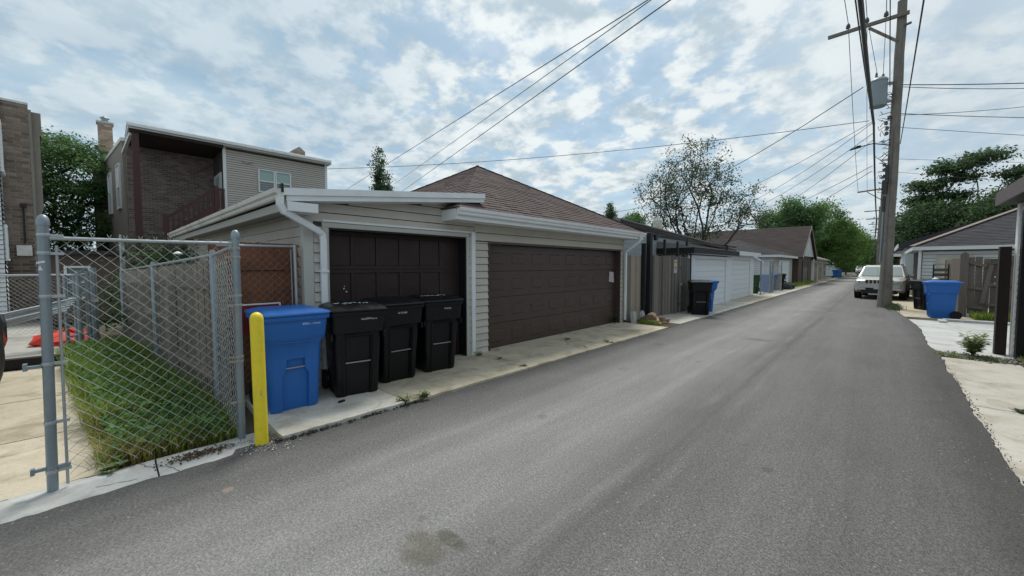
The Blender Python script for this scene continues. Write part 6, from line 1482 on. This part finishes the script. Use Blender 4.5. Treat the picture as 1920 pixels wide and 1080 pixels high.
for loc, bl, lm, lab, sd_ in LT: tree('roadside_tree', lab, loc, bl, 3.0, 270, 72, .14, .46, lm, 'bark', sd_, group='trees along the far left side of the alley', fl_sig=.7)
tree('tree_of_heaven', 'tall dark tree with flat layered foliage and bare inner stems at the right', (5.2, 52, 0),
     [((-.9, 0, 10.4), (1.5, 1.8, .6)), ((.9, 0, 10.9), (1.5, 1.8, .55)), ((-2.2, 0, 8.9), (1.4, 1.5, .55)), ((-.3, 0, 9.4), (1.3, 1.5, .4)), ((-2.9, 0, 7.6), (1.1, 1.4, .5)), ((-1.0, 0, 7.9), (1.6, 1.6, .5)), ((2.9, 0, 9.3), (1.5, 1.6, .5)), ((3.4, 0, 8.5), (1.4, 1.6, .45)), ((-1.5, 0, 6.4), (2.4, 2, .8))], 5.0, 330, 48, .13, .36, 'leaf_dk', 'bark_gr', 120, flat=.3, fl_sig=.5, hollow=.1, rtip=.012, limbs=7)
RT = [((3.2, 50, 0), [((0, 0, 5.4), (2.4, 2.4, 2.0)), ((-1.0, 0, 3.6), (2.0, 2.2, 1.8)), ((2.4, 0, 5.0), (2.4, 2.4, 2.0))], 'dense dark green tree behind the white fascia garage', 121),
      ((8.0, 48, 0), [((0, 0, 5.8), (3.0, 2.6, 2.4)), ((-1.8, 0, 4.6), (2.4, 2.4, 2.0)), ((2.6, 0, 5.4), (2.6, 2.6, 2.4))], 'dense dark green tree rising behind the charcoal hip roof', 122),
      ((2.0, 66, 0), [((0, 0, 5.2), (1.8, 2.4, 2.2)), ((0, 0, 3.2), (1.6, 2.2, 1.8))], 'dark green tree just right of the utility pole', 123),
      ((.9, 100, 0), [((0, 0, 4.6), (2.0, 2.4, 2.4)), ((0.8, 0, 3), (2, 2, 2))], 'small dark tree left of the utility pole at the far end', 124)]
for loc, bl, lab, sd_ in RT: tree('dense_tree', lab, loc, bl, 2.6, 260, 85, .12, .46, 'leaf_dk', 'bark', sd_, group='dark trees on the right side', fl_sig=.7)
g_ = np.random.default_rng(77)
far = np.concatenate([ellip(g_, 9000, (-8, 150, 4), (14, 4, 6), .5), ellip(g_, 5000, (14, 140, 4), (14, 4, 7), .5), ellip(g_, 9000, (-45, 95, 3), (24, 5, 4), .5)])
o = leaves('distant_trees', far, .45, 'leaf_dk', None, g_); tag(o, 'distant mass of dark trees closing the far end of the alley', 'trees', kind='stuff')

# grass strip beside the fence
g_ = np.random.default_rng(5); k = 30000
X = -g_.uniform(4.47, 11.2, k); t = g_.random(k)
y0 = -0.02 - SK * (-X - 4.54); y1 = .84 - .09 * (-X - 5.33); y1 = np.where(X > -5.33, .86, y1)
y0 = np.where(X < -9.6, y0 + .0, y0)
Y = y0 - .05 + (y1 - y0 + .02) * t + g_.normal(0, .035, k)
nz_ = np.sin(X * 5.1 + Y * 3) * .5 + np.sin(X * 2.3 - Y * 7 + 1) * .5
dry = (X > -6.4) & (g_.random(k) < .80 * np.clip((X + 6.4) / 1.2, 0, 1) * np.clip(1.15 - t, .08, 1))
Pn = np.stack([X, Y, np.full(k, -.02)], 1); tuft = np.clip(np.sin(X * 9.7 + np.sin(Y * 13)) * np.sin(Y * 11.3 + X * 4.1), 0, 1); hh = (.17 + .08 * nz_ + .15 * tuft)[:, None] * np.where(X > -5.2, .8, 1.0)[:, None]
blades('grass', Pn[~dry], hh[~dry], .0055, g_, 'grass', 'long green grass strip leaning over the pad edge behind the gate', 'grass', .75)
blades('dry_grass', Pn[dry], hh[dry] * .85, .0045, g_, 'grass_dry', 'yellowed grass at the front of the grass strip behind the gate', 'grass', .95)
k = 4200; Pc = np.stack([-g_.uniform(4.5, 11, k), np.zeros(k), np.full(k, .0)], 1); Pc[:, 1] = -.02 - SK * (-Pc[:, 0] - 4.54) + g_.uniform(0, .75, k); Pc[:, 2] = g_.uniform(.05, .24, k)
V = leaf_quads(Pc, .035, g_, .4, .7); o = bpy.data.objects.new('clover', np_mesh('clover', V, np.arange(len(V)), 4, 'weed_green')); col.objects.link(o); tag(o, 'broad leaved clover growing among the grass strip', 'weeds', kind='stuff')
k = 2600; Pg = np.stack([g_.uniform(2.15, 3.3, k), g_.uniform(18.3, 19.3, k), np.full(k, 0.)], 1)
blades('grass', Pg, .22, .007, g_, 'grass', 'green grass under the sagging rails of the broken fence', 'grass', .6)
k = 2200; Pg = np.stack([g_.uniform(1.80, 2.4, k), g_.uniform(8.0, 11.0, k), np.full(k, 0.)], 1)
blades('grass', Pg, .12, .005, g_, 'grass', 'green grass in front of the right edge garage', 'grass', .6)
k = 900; Pg = np.stack([.42 + g_.normal(0, .10, k), 21.0 + g_.normal(0, .5, k), np.full(k, 0.)], 1)
blades('grass', Pg, .20, .008, g_, 'leaf_ol', 'weeds growing round the foot of the utility pole', 'weeds', .6)
k = 700; Pg = np.stack([-4.6 + g_.normal(0, .12, k), 10.35 + g_.normal(0, .10, k), np.full(k, .02)], 1)
blades('grass', Pg, .16, .006, g_, 'grass', 'mossy grass tuft in front of the scrap heap', 'grass', .7)
k = 1500; Pg = np.stack([g_.uniform(.80, 1.6, k), 10.72 + g_.normal(0, .11, k), np.full(k, -.01)], 1)
blades('grass', Pg, .06, .004, g_, 'weed', 'short weeds in the rubble gap between the right slabs', 'weeds', .7)
k = 900; Pg = np.stack([-4.9 + g_.normal(0, .25, k), 40 + g_.uniform(-3, 8, k), np.full(k, .02)], 1)
blades('grass', Pg, .35, .012, g_, 'grass', 'weeds along the wall of the brown brick garage', 'weeds', .5)
# willowy weed on the right
def weed(label, loc, h, n_, seed, spread=.3, leafw=.012, ln=.11, name='weed_plant', matn='weed'):
    r = random.Random(seed); o = thing(name, label, 'plant', loc); stems = MB(); lf = MB()
    for i in range(n_):
        a = r.uniform(0, 6.28); q = r.uniform(.2, 1) * spread; hh = h * r.uniform(.55, 1.05); pts = [Vector((math.cos(a) * q * s * (.4 + .6 * s), math.sin(a) * q * s * (.4 + .6 * s), hh * s * (1 - .12 * s))) for s in (0, .35, .7, 1)]
        stems.tube(pts, [.004, .0035, .003, .0015], 5)
        for j in range(15):
            s = .25 + .75 * j / 14; k_ = min(2, int(s * 3 * .999)); p = pts[k_].lerp(pts[k_ + 1], s * 3 - k_); b = r.uniform(0, 6.28); L = ln * r.uniform(.6, 1.15) * (1.15 - .4 * s)
            d = Vector((math.cos(b), math.sin(b), r.uniform(.1, .8))).normalized(); sd = d.cross(Vector((0, 0, 1))).normalized() * leafw; tip = p + d * L - Vector((0, 0, L * .25)); md = p + d * L * .5
            lf.add([p, md + sd, tip, md - sd], [(0, 1, 2, 3)])
    part('stems', stems, matn, o, local=True); part('leaves', lf, matn, o, local=True, kind='stuff')
weed('tall pale willowy weed growing in the gap between the right slabs', (1.27, 10.78, -.01), .50, 34, 4, .25, .016, .14)
weed('small leafy weed at the chipped slab corner below the black carts', (-4.02, 2.38, .03), .10, 9, 5, .11, .012, .04)
weed('leafy weed growing at the road edge right of the slab corner', (-4.0, 2.62, .02), .12, 10, 6, .12, .013, .045)
weed('weed in the slab joint by the white corner post', (-5.15, 4.55, .04), .07, 9, 7, .14, .010, .05)
weed('weed sprouting in the crack before the brown sectional door', (-4.72, 4.62, .04), .05, 6, 8, .06, .010, .03)
weed('weed at the road end of the first open joint', (-4.10, 4.56, .03), .05, 8, 9, .09, .010, .03)
weed('weed along the second crack near the middle of the brown door', (-4.9, 6.9, .04), .06, 8, 10, .16, .010, .04)
weed('weed at the road end of the second crack', (-4.1, 7.25, .03), .06, 9, 11, .18, .010, .04)
weed('dark leafy weed at the foot of the right downspout', (-5.33, 9.75, .04), .26, 16, 12, .12, .018, .06, matn='leaf_dk')
weed('broad leaved weed at the pad edge by the gate post', (-4.42, -.06, .0), .06, 8, 13, .12, .018, .06)
weed('dry leaf tuft lying in the joint of the right slab', (1.22, 7.06, .0), .03, 12, 14, .09, .010, .04, matn='leaf_ol')

# lettering becomes plain meshes
bpy.context.view_layer.update(); dg = bpy.context.evaluated_depsgraph_get()
for to in TEXTS:
    me = bpy.data.meshes.new_from_object(to.evaluated_get(dg)); par, mb_ = to.parent, to.matrix_basis.copy(); bpy.data.objects.remove(to)
    o = bpy.data.objects.new('serial_number', me); col.objects.link(o); o.parent = par; o.matrix_basis = mb_
